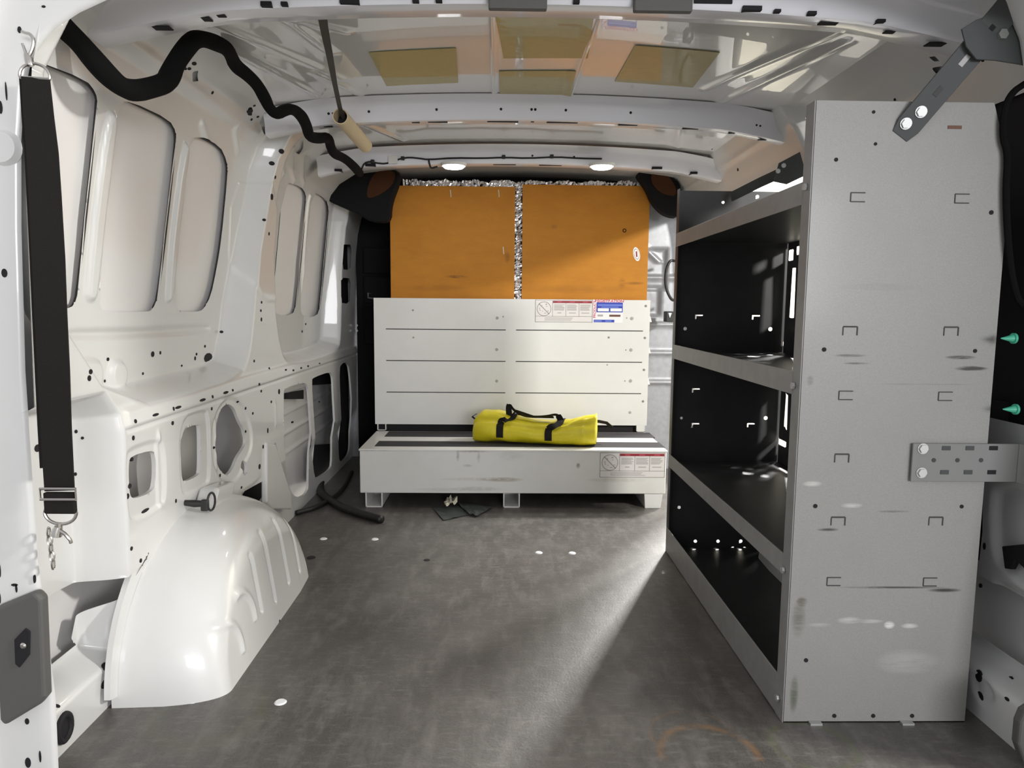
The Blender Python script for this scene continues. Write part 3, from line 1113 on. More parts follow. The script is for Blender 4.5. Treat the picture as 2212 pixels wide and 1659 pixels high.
pts, hy, fq = sheet(xs_, zz_, part_height, [], .006)
mesh_np('pressed_panel', np.stack([pts[:, 0], hy, pts[:, 1]], 1), fq, 'galvanised', wall_front)
g = [PY(u, v, 3.44) for u, v in [(1448, 562), (1440, 578), (1437, 600), (1439, 625), (1450, 648)]]
MB().tube([g[0] + [.03, .05, 0]] + g + [g[-1] + [.03, .05, 0]], .007, 10, smooth=2).build('grab_handle', 'plastic_black', wall_front, smooth=True)
q = PY(1444, 684, 3.47)
lt_ = MB().box(q + [-.016, -.02, -.026], q + [.02, .04, .026]).build('latch', 'plastic_black', wall_front, bevel=.004)
MB().prism([q + [-.006, -.023, .018], q + [.010, -.023, .018], q + [.002, -.023, -.006]], (0, .004, 0)).build('latch_tongue', 'zinc', lt_)

# black panel added to darken the partition's left end; brown patches in the corners
tl = thing('dark_panel', (-.72, 3.80, 0), 'black panel added between the left side wall and the orange boards', 'trim panel')
mb = MB()
mb.box((-.84, 3.81, .0), (-.50, 3.855, 1.43))
mb.build('backing', 'trim_black', tl)
for (z0, z1) in [(.62, .82), (.84, .98), (.995, 1.13)]:
    MB().box((-.80, 3.790, z0), (-.58, 3.811, z1)).build('pad', 'trim_black', tl, bevel=.006)
q = PY(771, 703, 3.81)
for dz in (0, -.028):
    MB().disc(q + [0, 0, dz], (0, -1, 0), .006, .006, 12).build('bolt', 'bolt_zinc', tl, smooth=True)
q = PY(795, 634, 3.72)
MB().tube([q + [0, .09, .0], q, q + [.0, 0, -.022], q + [.03, 0, -.026]], .005, 8).build('hook', 'plastic_grey', tl, smooth=True)


def corner_trim(pts_, brown, label, y0):
    P = [PY(u, v, y0) for u, v in pts_]
    c = np.mean(P, 0)
    t = thing('headliner_corner', (c[0], y0, c[2] - .1), label, 'trim')
    hull = chaikin([(p[0], p[2]) for p in P], 2)
    MB().prism([(a, y0, b) for a, b in hull], (0, .075, 0)).build('foam_pad', 'trim_black', t, bevel=.008)
    Q = chaikin([PY(u, v, y0)[[0, 2]] for u, v in brown], 2)
    MB().prism([(a, y0 - .006, b) for a, b in Q], (0, .007, 0)).build('hardboard', 'dark_brown', t)  # plain brown patch on the pad face
    return t


corner_trim([(690, 412), (722, 392), (748, 372), (800, 363), (868, 366), (858, 400), (843, 440), (842, 480), (800, 478), (772, 462), (735, 445), (705, 432)],
            [(805, 372), (845, 366), (856, 380), (845, 405), (815, 425), (788, 430)],
            'black headliner corner at the upper left of the orange boards', 3.355)
corner_trim([(1372, 372), (1400, 368), (1450, 378), (1475, 400), (1475, 470), (1440, 466), (1412, 440), (1398, 405)],
            [(1404, 374), (1436, 372), (1458, 400), (1462, 425), (1430, 420), (1408, 400)],
            'black headliner corner at the upper right of the orange boards', 3.355)
# black box standing in for the shade in the gap above the boards
MB().box((-.70, 3.60, 1.36), (.74, 3.855, 1.440)).build('shade_fill', 'trim_black', wall_front)

# ---- rear opening frame (the pillar close to the camera on the left)
fr_curve = [(-.861, -.06), (-.861, .0), (-.858, .14), (-.873, .395), (-.873, .716), (-.864, .95), (-.855, 1.09), (-.845, 1.165), (-.832, 1.21), (-.809, 1.244), (-.789, 1.263), (-.750, 1.287), (-.703, 1.308), (-.60, 1.345), (-.50, 1.372), (-.3, 1.40), (0, 1.41)]
full = fr_curve + [(-x + .022 + .068 * min(1.0, max(0.0, (z - .3) / .7)), z + .02) for x, z in fr_curve[-2::-1]]
cur = np.array(full, float)
tang = np.gradient(cur, axis=0)
nrm = np.stack([-tang[:, 1], tang[:, 0]], 1)
nrm /= np.linalg.norm(nrm, axis=1, keepdims=True)
sec = [(.062, .080), (.034, .045), (.014, .018), (.004, .006), (.0, .0), (.010, -.004), (.030, -.006), (.09, -.006), (.16, .0), (.26, .03), (.26, .20)]   # (outwards, depth from y=1.2)
vs_, fs_ = [], []
for i in range(len(cur)):
    for (o, dpt) in sec:
        q = cur[i] + nrm[i] * o
        vs_.append((q[0], 1.195 + dpt, q[1]))
n = len(sec)
for i in range(len(cur) - 1):
    for j in range(n - 1):
        k = i * n + j
        fs_.append((k, k + 1, k + n + 1, k + n))
wall_back = tag(MB().add(vs_, fs_).build('wall_back', 'van_white', smooth='full'), kind='structure')
FRY = 1.192
m_ = MB()
for (u, v, a, b) in [(45, 66, 5, 8), (4, 233, 5, 16), (16, 198, 2, 22), (12, 590, 7, 11), (38, 1270, 3, 11), (34, 1262, 9, 4), (76, 1250, 2, 11), (2, 1230, 3, 20), (2, 1290, 3, 16), (61, 1556, 6, 9), (63, 1645, 8, 15), (89, 1632, 3, 17), (97, 16, 5, 3), (7, 318, 3, 6)]:
    p = PY(u, v, FRY)
    ring = [p + np.array([a / F_PX * cos(k * pi / 6), -.0035, b / F_PX * sin(k * pi / 6)]) for k in range(12)]
    m_.prism(ring, (0, .012, 0))
tag(m_.build('punched_holes', 'hole_black', wall_back), kind='stuff')
# striker boss and pressed swellings on the pillar
p = PY(8, 320, FRY)
MB().disc(p + [0, .0, 0], (0, -1, 0), .030, .010, 24, .024).build('striker_boss', 'van_white', wall_back, smooth=True)
# grey pull plate at the bottom of the pillar
pl = np.array([PY(u, v, 1.185) for u, v in [(0, 1306), (88, 1270), (104, 1285), (112, 1495), (98, 1512), (22, 1558), (12, 1545)]])
gp = MB().prism([(a, 1.168, b) for a, _, b in pl], (0, .022, 0)).build('pull_plate', 'plastic_grey', wall_back, bevel=.007, segs=3)
pc = np.array([PY(u, v, 1.17) for u, v in [(34, 1380), (58, 1355), (68, 1362), (67, 1412), (45, 1440), (36, 1432)]])
MB().prism([(a, 1.1655, b) for a, _, b in pc], (0, .004, 0)).build('finger_recess', 'hole_black', gp, bevel=.001)
q = PY(50, 1395, 1.166)
MB().disc(q, (0, -1, 0), .006, .003, 12, .003).build('screw', 'zinc', gp, smooth=True)
pl = [PY(u, v, 1.185) for u, v in [(2186, 1598), (2190, 1552), (2200, 1528), (2290, 1470), (2300, 1600), (2290, 1690), (2200, 1640)]]
MB().prism([(a, 1.168, b) for a, _, b in pl], (0, .022, 0)).build('pull_plate', 'plastic_grey', wall_back, bevel=.006, segs=3)
# coil / drain grommet low on the sill
q = PX(134, 1572, -.884)
dg_ = MB().tube([q + np.array([.004, .02 * cos(a), .024 * sin(a)]) for a in np.linspace(0, 2 * pi, 20, endpoint=False)], .006, 8, closed=True)
dg_.disc(q, (1, 0, 0), .020, .004, 18)
dg_.build('drain_grommet', 'hole_black', wall_left, smooth=True)

# ---- right side of the van
SH = .018


def rpillar(z):
    return -pillar_x(z) + SH


def rrecess(z):
    return -recess_x(z) + SH


def onRt(pts_, x=.955):
    return np.array([PX(u, v, x)[1:] for u, v in pts_])


door_hole = (np.array([(2.02, -.01), (3.46, -.01), (3.46, 1.275), (2.02, 1.245)]))
dark_hole = np.array([(1.0, .605), (1.66, .605), (1.66, 1.20), (1.60, 1.24), (1.0, 1.24)])
gap_r = np.array([(1.0, .135), (1.55, .135), (1.55, .262), (1.0, .262)])
rail_r = [np.array([meet_r for meet_r in [PX(u, v, .80)[1:] for u, v in p]]) for p in [
    [(1955, 146), (1972, 142), (1973, 160), (1957, 166)], [(1966, 123), (1975, 121), (1975, 131), (1967, 132)], [(1732, 255), (1748, 248), (1747, 288), (1737, 290)]]]
slot_r = onRt([(2070, 1040), (2124, 1042), (2122, 1150), (2112, 1240), (2100, 1300), (2070, 1300)])
emb_r = chaikin(onRt([(2142, 1075), (2155, 1050), (2290, 1050), (2290, 1330), (2165, 1225), (2145, 1195)]), 2)
emb_r2 = chaikin(onRt([(2150, 1245), (2290, 1330), (2290, 1420), (2160, 1310), (2148, 1290)]), 2)
emb_r3 = chaikin(onRt([(2098, 1450), (2120, 1455), (2150, 1500), (2140, 1520), (2108, 1515)], .90), 2)


def rwall_height(p):
    y, z = p[:, 0], p[:, 1]
    px, rx = rpillar(z), rrecess(z)
    m = smooth01(np.maximum(np.abs(y - 1.72) - .42, np.maximum(.64 - z, z - 1.6)), .02)
    x = px * (1 - m) + rx * m
    ml = smooth01(np.maximum(np.abs(y - 1.0) - .66, np.maximum(.105 - z, z - .64)), .016)
    x = x * (1 - ml) + .955 * ml
    x = x + .014 * smooth01(msdf(emb_r, p), .007)
    x = x + .012 * smooth01(msdf(emb_r2, p), .007)
    x = x + .005 * smooth01(msdf(emb_r3, p), .005)
    for (y0, z0, y1, z1) in [(1.25, 1.335, 2.25, 1.345)]:
        x = x - .006 * np.exp(-((z - 1.375) / .008) ** 2)
    return x


CR = .007
pts, hx, fq = sheet(np.arange(1.12, 3.87, CR), np.concatenate([np.arange(-.02, 1.42, CR), np.arange(1.425, 1.462, .003)]), rwall_height, [door_hole, dark_hole, gap_r, slot_r] + rail_r, CR)
wall_right = mesh_np('wall_right', np.stack([hx, pts[:, 0], pts[:, 1]], 1), fq, 'van_white', kind='structure')
skin_hole = np.array([(2.02, -.2), (3.48, -.2), (3.48, 1.40), (2.02, 1.40)])


def rskin(p):
    return -np.where(p[:, 1] > .62, recess_x(p[:, 1]) - .02, -.98) + SH


pts, hx, fq = sheet(np.arange(1.10, 3.92, .02), np.arange(-.1, 1.49, .02), rskin, [skin_hole], .02)
mesh_np('outer_skin', np.stack([hx, pts[:, 0], pts[:, 1]], 1), fq, 'skin_grey', wall_right)
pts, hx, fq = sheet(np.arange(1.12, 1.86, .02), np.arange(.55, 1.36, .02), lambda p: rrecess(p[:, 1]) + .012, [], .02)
mesh_np('cavity_shade', np.stack([hx, pts[:, 0], pts[:, 1]], 1), fq, 'hole_black', wall_right)  # black sheet in place of the shade inside the side cavity
MB().box((.972, 1.44, .285), (.976, 1.72, .64)).build('cavity_shade', 'hole_black', wall_right)  # black plate in place of the shade behind the slot
# black latch on the lower right panel
q = onRt([(2176, 1180), (2230, 1175), (2235, 1245), (2222, 1225), (2205, 1210), (2196, 1230), (2182, 1228)])
MB().prism([(.955, a, b) for a, b in q], (-.012, 0, 0)).build('latch_block', 'hole_black', wall_right, bevel=.002)
m_ = MB()
for (u, v, a, b, x) in [(2118, 1265, 3, 5, .955), (2127, 1180, 3, 8, .955), (2111, 1460, 8, 14, .90), (2112, 1505, 8, 12, .90), (2148, 1465, 4, 4, .90), (2177, 1510, 5, 4, .90),
                        (1995, 138, 3, 6, .80), (2013, 128, 2, 4, .80), (2039, 127, 3, 5, .80), (1878, 213, 2, 4, .81), (1618, 320, 2, 4, .86), (1630, 365, 2, 5, .86)]:
    p = PX(u, v, x)
    p[0] = float(rwall_height(np.array([[p[1], p[2]]]))[0])
    dpt = p[1]
    m_.prism([p + np.array([-.0012, a / F_PX * dpt * 1.4 * cos(k * pi / 5), b / F_PX * dpt * sin(k * pi / 5)]) for k in range(10)], (.003, 0, 0))
tag(m_.build('punched_holes', 'hole_black', wall_right), kind='stuff')
# wheel arch on the right, seen inside the bottom of the shelf
ar = arch.copy()
ar.name = 'wheel_arch'
COL.objects.link(ar)
ar.parent = None
ar.parent = wall_right
ar.data = arch.data.copy()
co = np.zeros(len(ar.data.vertices) * 3, np.float32)
ar.data.vertices.foreach_get('co', co)
co = co.reshape(-1, 3) + ORIG[wall_left.name]
co[:, 0] = -co[:, 0] + .11
co[:, 1] += .13
co -= ORIG[wall_right.name]
ar.data.vertices.foreach_set('co', co.astype(np.float32).ravel())
ar.data.flip_normals()
ORIG[ar.name] = ORIG[wall_right.name]

# door jamb between the sliding door opening and the partition
MB().box((.88, 3.47, 0), (.95, 3.54, 1.33)).build('door_jamb', 'van_white', wall_right, bevel=.015, segs=3)

# ================================================================== OUTSIDE: the workshop
gnd = tag(MB().box((-6, -6, -.76), (6, 9, -.72)).build('ground', 'concrete'), kind='structure')
gw = tag(MB().box((3.7, -6, -.72), (3.8, 9, 3.2)).build('wall_garage', 'garage_cream'), kind='structure')

tag(MB().box((.3, 7.0, -.72), (3.8, 7.1, 3.2)).build('wall_workshop', 'garage_cream'), kind='structure')  # unseen wall added so the glossy roof has something bright to reflect

# ================================================================== SHELF UNIT
SX0, SX1, SY0, SY1, SZ = .495, .866, 1.34, 2.35, 1.21
shelf = thing('shelving_unit', ((SX0 + SX1) / 2, (SY0 + SY1) / 2, 0), 'tall grey steel shelving unit along the right side of the van', 'shelf unit')
prof = [(SX0, 0), (SX1, 0), (SX1, 1.085), (SX1 - .040, SZ), (SX0, SZ)]
near = MB().prism([(x, SY0, z) for x, z in prof], (0, .003, 0)).build('end_panel', 'shelf_grey', shelf)
fl = MB()
fl.box((SX0 - .002, SY0, 0), (SX0 + .001, SY0 + .036, SZ))
fl.box((SX0, SY0, -.0), (SX1, SY0 + .03, .002))
fl.build('front_flange', 'shelf_lip', near)
cuts = []
for (u, v, r) in [(1480, 710, .006), (1664, 711, .007), (1472, 903, .005), (1654, 903, .007), (1467, 1096, .006), (1502, 1169, .006), (1551, 1169, .006), (1600, 1169, .006), (1636, 425, .006), (1697, 466, .006), (1583, 425, .005), (1562, 437, .005),
                  (1497, 1192, .006), (1545, 1197, .008), (1596, 1197, .008), (1582, 1184, .005), (1608, 1184, .005)]:
    q = PY(u, v, SY1)
    cuts.append(np.array([(q[0] + r * cos(k * pi / 5), q[2] + r * sin(k * pi / 5)) for k in range(10)]))
for (u, v) in [(1510, 684), (1633, 685), (1503, 843), (1502, 918), (1622, 918), (1700, 742)]:
    q = PY(u, v, SY1)
    cuts.append(np.array([(q[0] - .013, q[2] + .0065), (q[0] + .013, q[2] + .0065), (q[0] + .013, q[2] + .002), (q[0] - .0085, q[2] + .002), (q[0] - .0085, q[2] - .008), (q[0] - .013, q[2] - .008)]))
pts, hy, fq = sheet(np.arange(SX0, SX1 + .001, .0037), np.arange(0, SZ + .001, .004), lambda p: 0 * p[:, 0] + SY1, cuts, .0039)
far_ = mesh_np('end_panel', np.stack([pts[:, 0], hy, pts[:, 1]], 1), fq, 'shelf_shaded', shelf, smooth=False)
slits = [np.array([(2.270, .80), (2.305, .80), (2.300, .96), (2.275, .96)]), np.array([(2.280, .43), (2.305, .45), (2.300, .55), (2.285, .55)]), np.array([(2.28, .375), (2.34, .375), (2.34, .395), (2.28, .395)]),
         np.array([(2.24, 1.00), (2.275, 1.0), (2.275, 1.03), (2.24, 1.03)]), np.array([(2.30, .985), (2.335, .985), (2.335, 1.02), (2.30, 1.02)])]
pts, hx, fq = sheet(np.arange(SY0 + .004, SY1, .008), np.arange(.002, 1.08, .008), lambda p: 0 * p[:, 0] + SX1 - .004, slits, .008)
mesh_np('back_panel', np.stack([hx, pts[:, 0], pts[:, 1]], 1), fq, 'shelf_shaded', shelf, smooth=False)
MB().box((SX0 - .002, SY1 - .03, 0), (SX0 + .001, SY1, SZ)).build('front_flange', 'shelf_shaded', far_)
# trays: lip in front, sheet behind
for i, (zt, zb) in enumerate([(1.070, 1.027), (.709, .663), (.340, .297), (.086, .002)]):
    tr = MB().box((SX0, SY0 + .004, zt - .028 if i < 3 else .010), (SX1, SY1 - .004, zt - .024 if i < 3 else .014)).build('tray', 'shelf_shaded', shelf)
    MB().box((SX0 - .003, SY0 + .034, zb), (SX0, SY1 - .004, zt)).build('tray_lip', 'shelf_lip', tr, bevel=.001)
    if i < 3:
        MB().box((SX1 - .003, SY0 + .004, zb), (SX1, SY1 - .004, zt)).build('tray_back', 'shelf_shaded', tr)
# bolts where trays meet the near upright
bolt0 = None
for (u, v) in [(1741, 404), (1715, 833), (1693, 1231), (1681, 1507)]:
    p = PX(u, v, SX0 - .003)
    if bolt0 is None:
        bolt0 = MB().disc(p, (-1, 0, 0), .007, .005, 6).build('bolt', 'bolt_zinc', shelf)
        p00 = p
    else:
        share(bolt0, 'bolt', shelf, p - p00)
# punched tabs on the near end panel: two kinds of three-sided cut
tabA = tabB = None
for (u, v, k) in [(1853, 426, 0), (2078, 429, 0), (1836, 715, 1), (2054, 716, 1), (1827, 854, 0), (2042, 856, 0), (1818, 990, 1), (1810, 1126, 1), (2021, 1126, 1), (1801, 1256, 0), (2009, 1257, 0)]:
    p = PY(u, v, SY0)
    w, h, t_ = .0135, .0082, .0009
    m_ = MB()
    y0, y1 = SY0 - .0012, SY0 + .001
    if k == 0:
        m_.box((p[0] - w, y0, p[2] + h - t_), (p[0] + w, y1, p[2] + h + t_))
        m_.box((p[0] - w, y0, p[2] - h - t_), (p[0] + w, y1, p[2] - h + t_))
        m_.box((p[0] - w - t_, y0, p[2] - h), (p[0] - w + t_, y1, p[2] + h))
    else:
        m_.box((p[0] - w, y0, p[2] + h - 1.6 * t_), (p[0] + w, y1, p[2] + h + 1.6 * t_))
        m_.box((p[0] + w - t_, y0, p[2] - h), (p[0] + w + 1.5 * t_, y1, p[2] + h))
        m_.box((p[0] - w - t_, y0, p[2] - h), (p[0] - w + t_, y1, p[2] + h * .9))
    src = (tabA, tabB)[k]
    if src is None:
        o = m_.build('punched_tab', 'groove', near)
        if k == 0:
            tabA = (o, p)
        else:
            tabB = (o, p)
    else:
        share(src[0], 'punched_tab', near, p - src[1])
m_ = MB()
for (u, v, r) in [(1780, 755, .0042), (2106, 758, .0038), (1761, 1093, .0042), (2077, 1094, .0038), (1741, 1426, .0042), (1802, 1546, .0042), (1886, 1546, .0042), (1970, 1546, .0042), (2141, 459, .0042), (1806, 345, .0036), (1887, 242, .003), (1891, 311, .003)]:
    p = PY(u, v, SY0)
    m_.disc((p[0], SY0 + .001, p[2]), (0, -1, 0), r, .0022, 12)
tag(m_.build('punched_holes', 'hole_black', near), kind='stuff')
p = PY(2062, 275, SY0)
MB().box((p[0] - .013, SY0 - .001, p[2] - .003), (p[0] + .013, SY0 + .001, p[2] + .003)).build('slot', 'rust', near)
# cuts in the far end panel, seen as bright leaks: real openings in a thin sheet are approximated by slots beyond the panel edge
# feet under the near end
for u in (1758, 1955):
    p = PY(u, 1566, SY0)
    MB().box((p[0] - .012, SY0 - .012, 0.0), (p[0] + .012, SY0 + .02, .004)).build('foot_tab', 'bolt_zinc', shelf)
# upper stay: slotted flat bar from the top of the panel up to the roof rail
a, b = PY(1962, 272, 1.335), PY(2168, 30, 1.28)
d = b - a
L_ = np.linalg.norm(d)
d = d / L_
side = np.cross(d, (0, 1, 0))
side /= np.linalg.norm(side)
bar = MB().ribbon([a - d * .022, a, a + d * L_ * .5, b, b + d * .05], [side] * 5, [.034, .046, .046, .048, .05], .004).build('stay_bar', 'bracket_grey', shelf, bevel=.001)
nb = np.cross(side, d)
nb = nb if nb[1] < 0 else -nb
for (u, v) in [(1987, 242), (1958, 267)]:
    p = PY(u, v, 1.33)
    p = a + d * ((p - a) @ d) + side * ((p - a) @ side) + nb * .002
    bb = MB().disc(p, nb, .0085, .0055, 6)
    bb.disc(p, nb, .0105, .002, 16)
    bb.build('bolt', 'bolt_zinc', bar, smooth=True)
for (f0, f1, m__) in [(.28, .36, 'groove'), (.55, .64, 'label_grey'), (.66, .74, 'bracket_light'), (.83, .90, 'hole_black')]:
    p0, p1 = a + d * L_ * f0, a + d * L_ * f1
    MB().ribbon([p0 + nb * .0022, p1 + nb * .0022], side, .009, .0012).build('slot', m__, bar)
cp = PY(2170, 72, 1.278)
pv = [PY(u, v, 1.285) for u, v in [(2078, 62), (2110, 42), (2150, 28), (2225, 14), (2260, 30), (2260, 150), (2200, 138), (2150, 130), (2110, 128), (2088, 100)]]
MB().prism(pv, (0, .004, 0)).build('pivot_plate', 'bracket_grey', bar, bevel=.001)
MB().disc(cp + [0, .008, 0], (0, -1, 0), .009, .007, 6).build('nut', 'bracket_light', bar)
# far stay: dark plate from the shelf's far end to the rail
pl = [PY(u, v, 2.12) for u, v in [(1683, 352), (1728, 328), (1742, 378), (1700, 398), (1672, 392)]]
fs0 = MB().prism(pl, (0, .004, 0)).build('stay_plate', 'bracket_grey', shelf)
MB().ribbon([PY(1690, 372, 2.14), PY(1640, 395, 2.2), PY(1580, 425, 2.30)], (0, 0, 1), .030, .004).build('stay_arm', 'bracket_grey', fs0)
for (u, v) in [(1692, 358), (1680, 370)]:
    MB().disc(PY(u, v, 2.118), (0, -1, 0), .007, .004, 8).build('bolt', 'bolt_zinc', fs0)
# lower stay: perforated plate from the end panel to the pillar
q0, q1 = PY(1970, 957, 1.336), PY(2150, 1040, 1.336)
lp = MB().box((q0[0], 1.331, q1[2]), (.922, 1.336, q0[2])).build('stay_plate', 'bracket_light', shelf, bevel=.0015)
MB().prism([(.922, 1.331, q1[2]), (.975, 1.285, q1[2] - .012), (.975, 1.285, q0[2] - .004), (.922, 1.331, q0[2])], (0, .005, 0)).build('plate_return', 'bracket_light', lp)
for (u, v) in [(1993, 969), (1990, 1021)]:
    p = PY(u, v, 1.331)
    bb = MB().disc(p, (0, -1, 0), .0085, .006, 6)
    bb.disc(p, (0, -1, 0), .0105, .0018, 16)
    bb.build('bolt', 'bolt_zinc', lp, smooth=True)
for (u, v) in [(2044, 968), (2095, 968), (2146, 968), (2040, 1020), (2091, 1020), (2142, 1020)]:
    p = PY(u, v, 1.331)
    MB().box((p[0] - .0085, 1.3298, p[2] - .0042), (p[0] + .0085, 1.3325, p[2] + .0042)).build('slot', 'hole_black' if u > 2130 else 'bracket_grey', lp, bevel=.0009)
for (u, v) in [(2017, 994), (2068, 994), (2119, 994)]:
    p = PY(u, v, 1.331)
    MB().disc((p[0], 1.3325, p[2]), (0, -1, 0), .0042, .0025, 10).build('hole', 'groove', lp)

# green push clips and black loom on the right pillar
for i, (u, v, lab) in enumerate([(2178, 731, 'upper green push clip on the dark right pillar'), (2182, 884, 'lower green push clip just above the grey stay plate')]):
    p = PY(u, v, 1.30)
    t = thing('push_clip', tuple(p + [0, 0, -.01]), lab, 'clip', 'green push clips')
    MB().disc(p + [.012, 0, 0], (-1, 0, 0), .010, .004, 14).build('head', 'clip_green', t, smooth=True)
    MB().disc(p + [.008, 0, 0], (-1, 0, 0), .0075, .022, 10, .001).build('fir_tree', 'clip_green', t, smooth=True)
lp_ = [PY(u, v, 1.33) for u, v in [(2215, 180), (2185, 200), (2168, 240), (2166, 300), (2178, 330), (2172, 420), (2180, 560), (2195, 640), (2210, 660)]]
tag(MB().tube(lp_, .006, 8, smooth=2).build('cable_loom', 'foam_black', smooth=True), 'thin black cable loom running down the right pillar behind the shelf', 'cable')

# ================================================================== CHEST, CABINET, BOARDS
CY0, CY1, CX0, CX1, CZ0, CZ1 = 2.865, 3.285, -.650, .611, .061, .243
chest = thing('storage_chest', (-.02, CY0 + .2, 0), 'low white steel chest on short legs with black grip strips on its top', 'chest')
MB().box((CX0, CY0, CZ0), (CX1, CY1, CZ1)).build('body', 'chest_front', chest, bevel=.004)
MB().box((CX0 - .003, CY0 - .003, CZ1 - .006), (CX1 + .003, CY1, CZ1 + .002)).build('top_edge', 'chest_front', chest, bevel=.002)
for (v0, v1, ul, ur) in [(934, 945, 824, 1410), (955, 966, 802, 1432)]:
    a = PZ(ul, v1, CZ1 + .002)
    b = PZ(ur, v0, CZ1 + .002)
    ya, yb = PZ(1000, v1, CZ1)[1], PZ(1000, v0, CZ1)[1]
    MB().box((a[0] + .01, ya, CZ1 + .001), (b[0] - .02, yb, CZ1 + .0035)).build('grip_strip', 'tread_black', chest)


def channel(x0, x1, solid=False):
    m_ = MB()
    t_ = .005
    if solid:
        m_.prism([(x0, CY0 + .004, CZ0), (x1, CY0 + .004, CZ0), (x1 - .008, CY0 + .004, 0), (x0 + .004, CY0 + .004, 0)], (0, .36, 0))
    else:
        m_.box((x0, CY0 + .003, 0), (x0 + t_, CY1 - .03, CZ0))
        m_.box((x1 - t_, CY0 + .003, 0), (x1, CY1 - .03, CZ0))
        m_.box((x0, CY0 + .003, 0), (x1, CY1 - .03, t_))
        m_.box((x0, CY0 + .20, 0), (x1, CY0 + .204, CZ0))
    return m_.build('leg', 'chest_white', chest, bevel=.001)


for (ul, ur, so) in [(789, 826, 0), (1087, 1123, 0), (1392, 1432, 1)]:
    channel(PY(ul, 1080, CY0)[0], PY(ur, 1080, CY0)[0], so)


def px_rect(u0, v0, u1, v1, y):
    a, b = PY(u0, v0, y), PY(u1, v1, y)
    return min(a[0], b[0]), max(a[0], b[0]), min(a[2], b[2]), max(a[2], b[2])


def flat(par, name, m, x0, x1, z0, z1, y, lift, th=.0006):
    return MB().box((x0, y - lift - th, z0), (x1, y - lift, z1)).build(name, m, par)


def warning_label(par, x0, x1, z0, z1, y):
    w, h = x1 - x0, z1 - z0
    lab = flat(par, 'warning_label', 'label_white', x0, x1, z0, z1, y, 0)
    lab['label'] = 'printed warning label with a crossed-out circle'
    Xf = lambda a: x0 + a * w
    Zf = lambda b: z1 - b * h
    L1, L2 = .0007, .0011
    t_ = .0016
    ln = MB()
    for (a0, b0, a1, b1) in [(0, 0, 1, 0), (0, 1, 1, 1), (0, 0, 0, 1), (1, 0, 1, 1), (0, .74, 1, .74), (.30, .04, .30, .74), (.535, .13, .535, .74), (.765, .13, .765, .74)]:
        ln.box((Xf(a0) - t_ / 2, y - L2, Zf(b1) - t_ / 2), (Xf(a1) + t_ / 2, y - .0005, Zf(b0) + t_ / 2))
    ln.build('rules', 'label_line', lab)
    flat(lab, 'red_header', 'label_red', Xf(.305), Xf(.99), Zf(.13), Zf(.03), y, L1)
    # crossed-out circle
    c = (Xf(.15), Zf(.40))
    R_ = h * .33
    rg = MB()
    N = 36
    vs_, fs_ = [], []
    for i in range(N):
        a = 2 * pi * i / N
        for r in (R_, R_ - .0022):
            vs_.append((c[0] + r * cos(a), y - L2, c[1] + r * sin(a)))
    for i in range(N):
        j = (i + 1) % N
        fs_.append((2 * i, 2 * i + 1, 2 * j + 1, 2 * j))
    rg.add(vs_, fs_)
    dx = R_ * .72
    rg.prism([(c[0] - dx - .001, y - L2, c[1] + dx - .001), (c[0] - dx + .001, y - L2, c[1] + dx + .001), (c[0] + dx + .001, y - L2, c[1] - dx + .001), (c[0] + dx - .001, y - L2, c[1] - dx - .001)], (0, .0004, 0))
    rg.build('prohibition_sign', 'label_line', lab)
    ic = MB()
    for (a, b, s, t) in [(-.30, .45, .14, .10), (.30, .62, .20, .16), (.34, .34, .22, .07), (-.62, .05, .10, .22), (-.55, -.2, .16, .1), (-.2, -.35, .1, .12), (.18, -.62, .34, .09), (.55, -.3, .18, .1)]:
        ic.box((c[0] + (a - s / 2) * R_, y - L2 + .0001, c[1] + (b - t / 2) * R_), (c[0] + (a + s / 2) * R_, y - .0006, c[1] + (b + t / 2) * R_))
    ic.build('pictograms', 'label_grey', lab)
    tx = MB()
    for k, (a0, a1) in enumerate([(.325, .515), (.555, .745), (.785, .97)]):
        for i in range(6):
            e = a1 - random.uniform(0, .05)
            tx.box((Xf(a0), y - L2, Zf(.20 + i * .048 + .026)), (Xf(e), y - .0006, Zf(.20 + i * .048)))
        m0 = (a0 + a1) / 2
        ww = (.035, .06, .07)[k]
        tx.box((Xf(m0 - ww), y - L2, Zf(.60)), (Xf(m0 + ww), y - .0006, Zf(.565)))
    for i in range(3):
        tx.box((Xf(.16), y - L2, Zf(.80 + i * .055 + .022)), (Xf(.60 + .1 * random.random()), y - .0006, Zf(.80 + i * .055)))
    tx.build('print_lines', 'label_grey', lab)
    for a0, a1 in [(.38, .46), (.60, .69), (.83, .92)]:
        MB().box((Xf(a0), y - L2 - .0004, Zf(.095)), (Xf(a1), y - L2, Zf(.065))).build('header_print', 'label_pink', lab)
    return lab


x0, x1, z0, z1 = px_rect(1297, 978, 1435, 1031, CY0)
warning_label(chest, x0, x1, z0, z1, CY0)

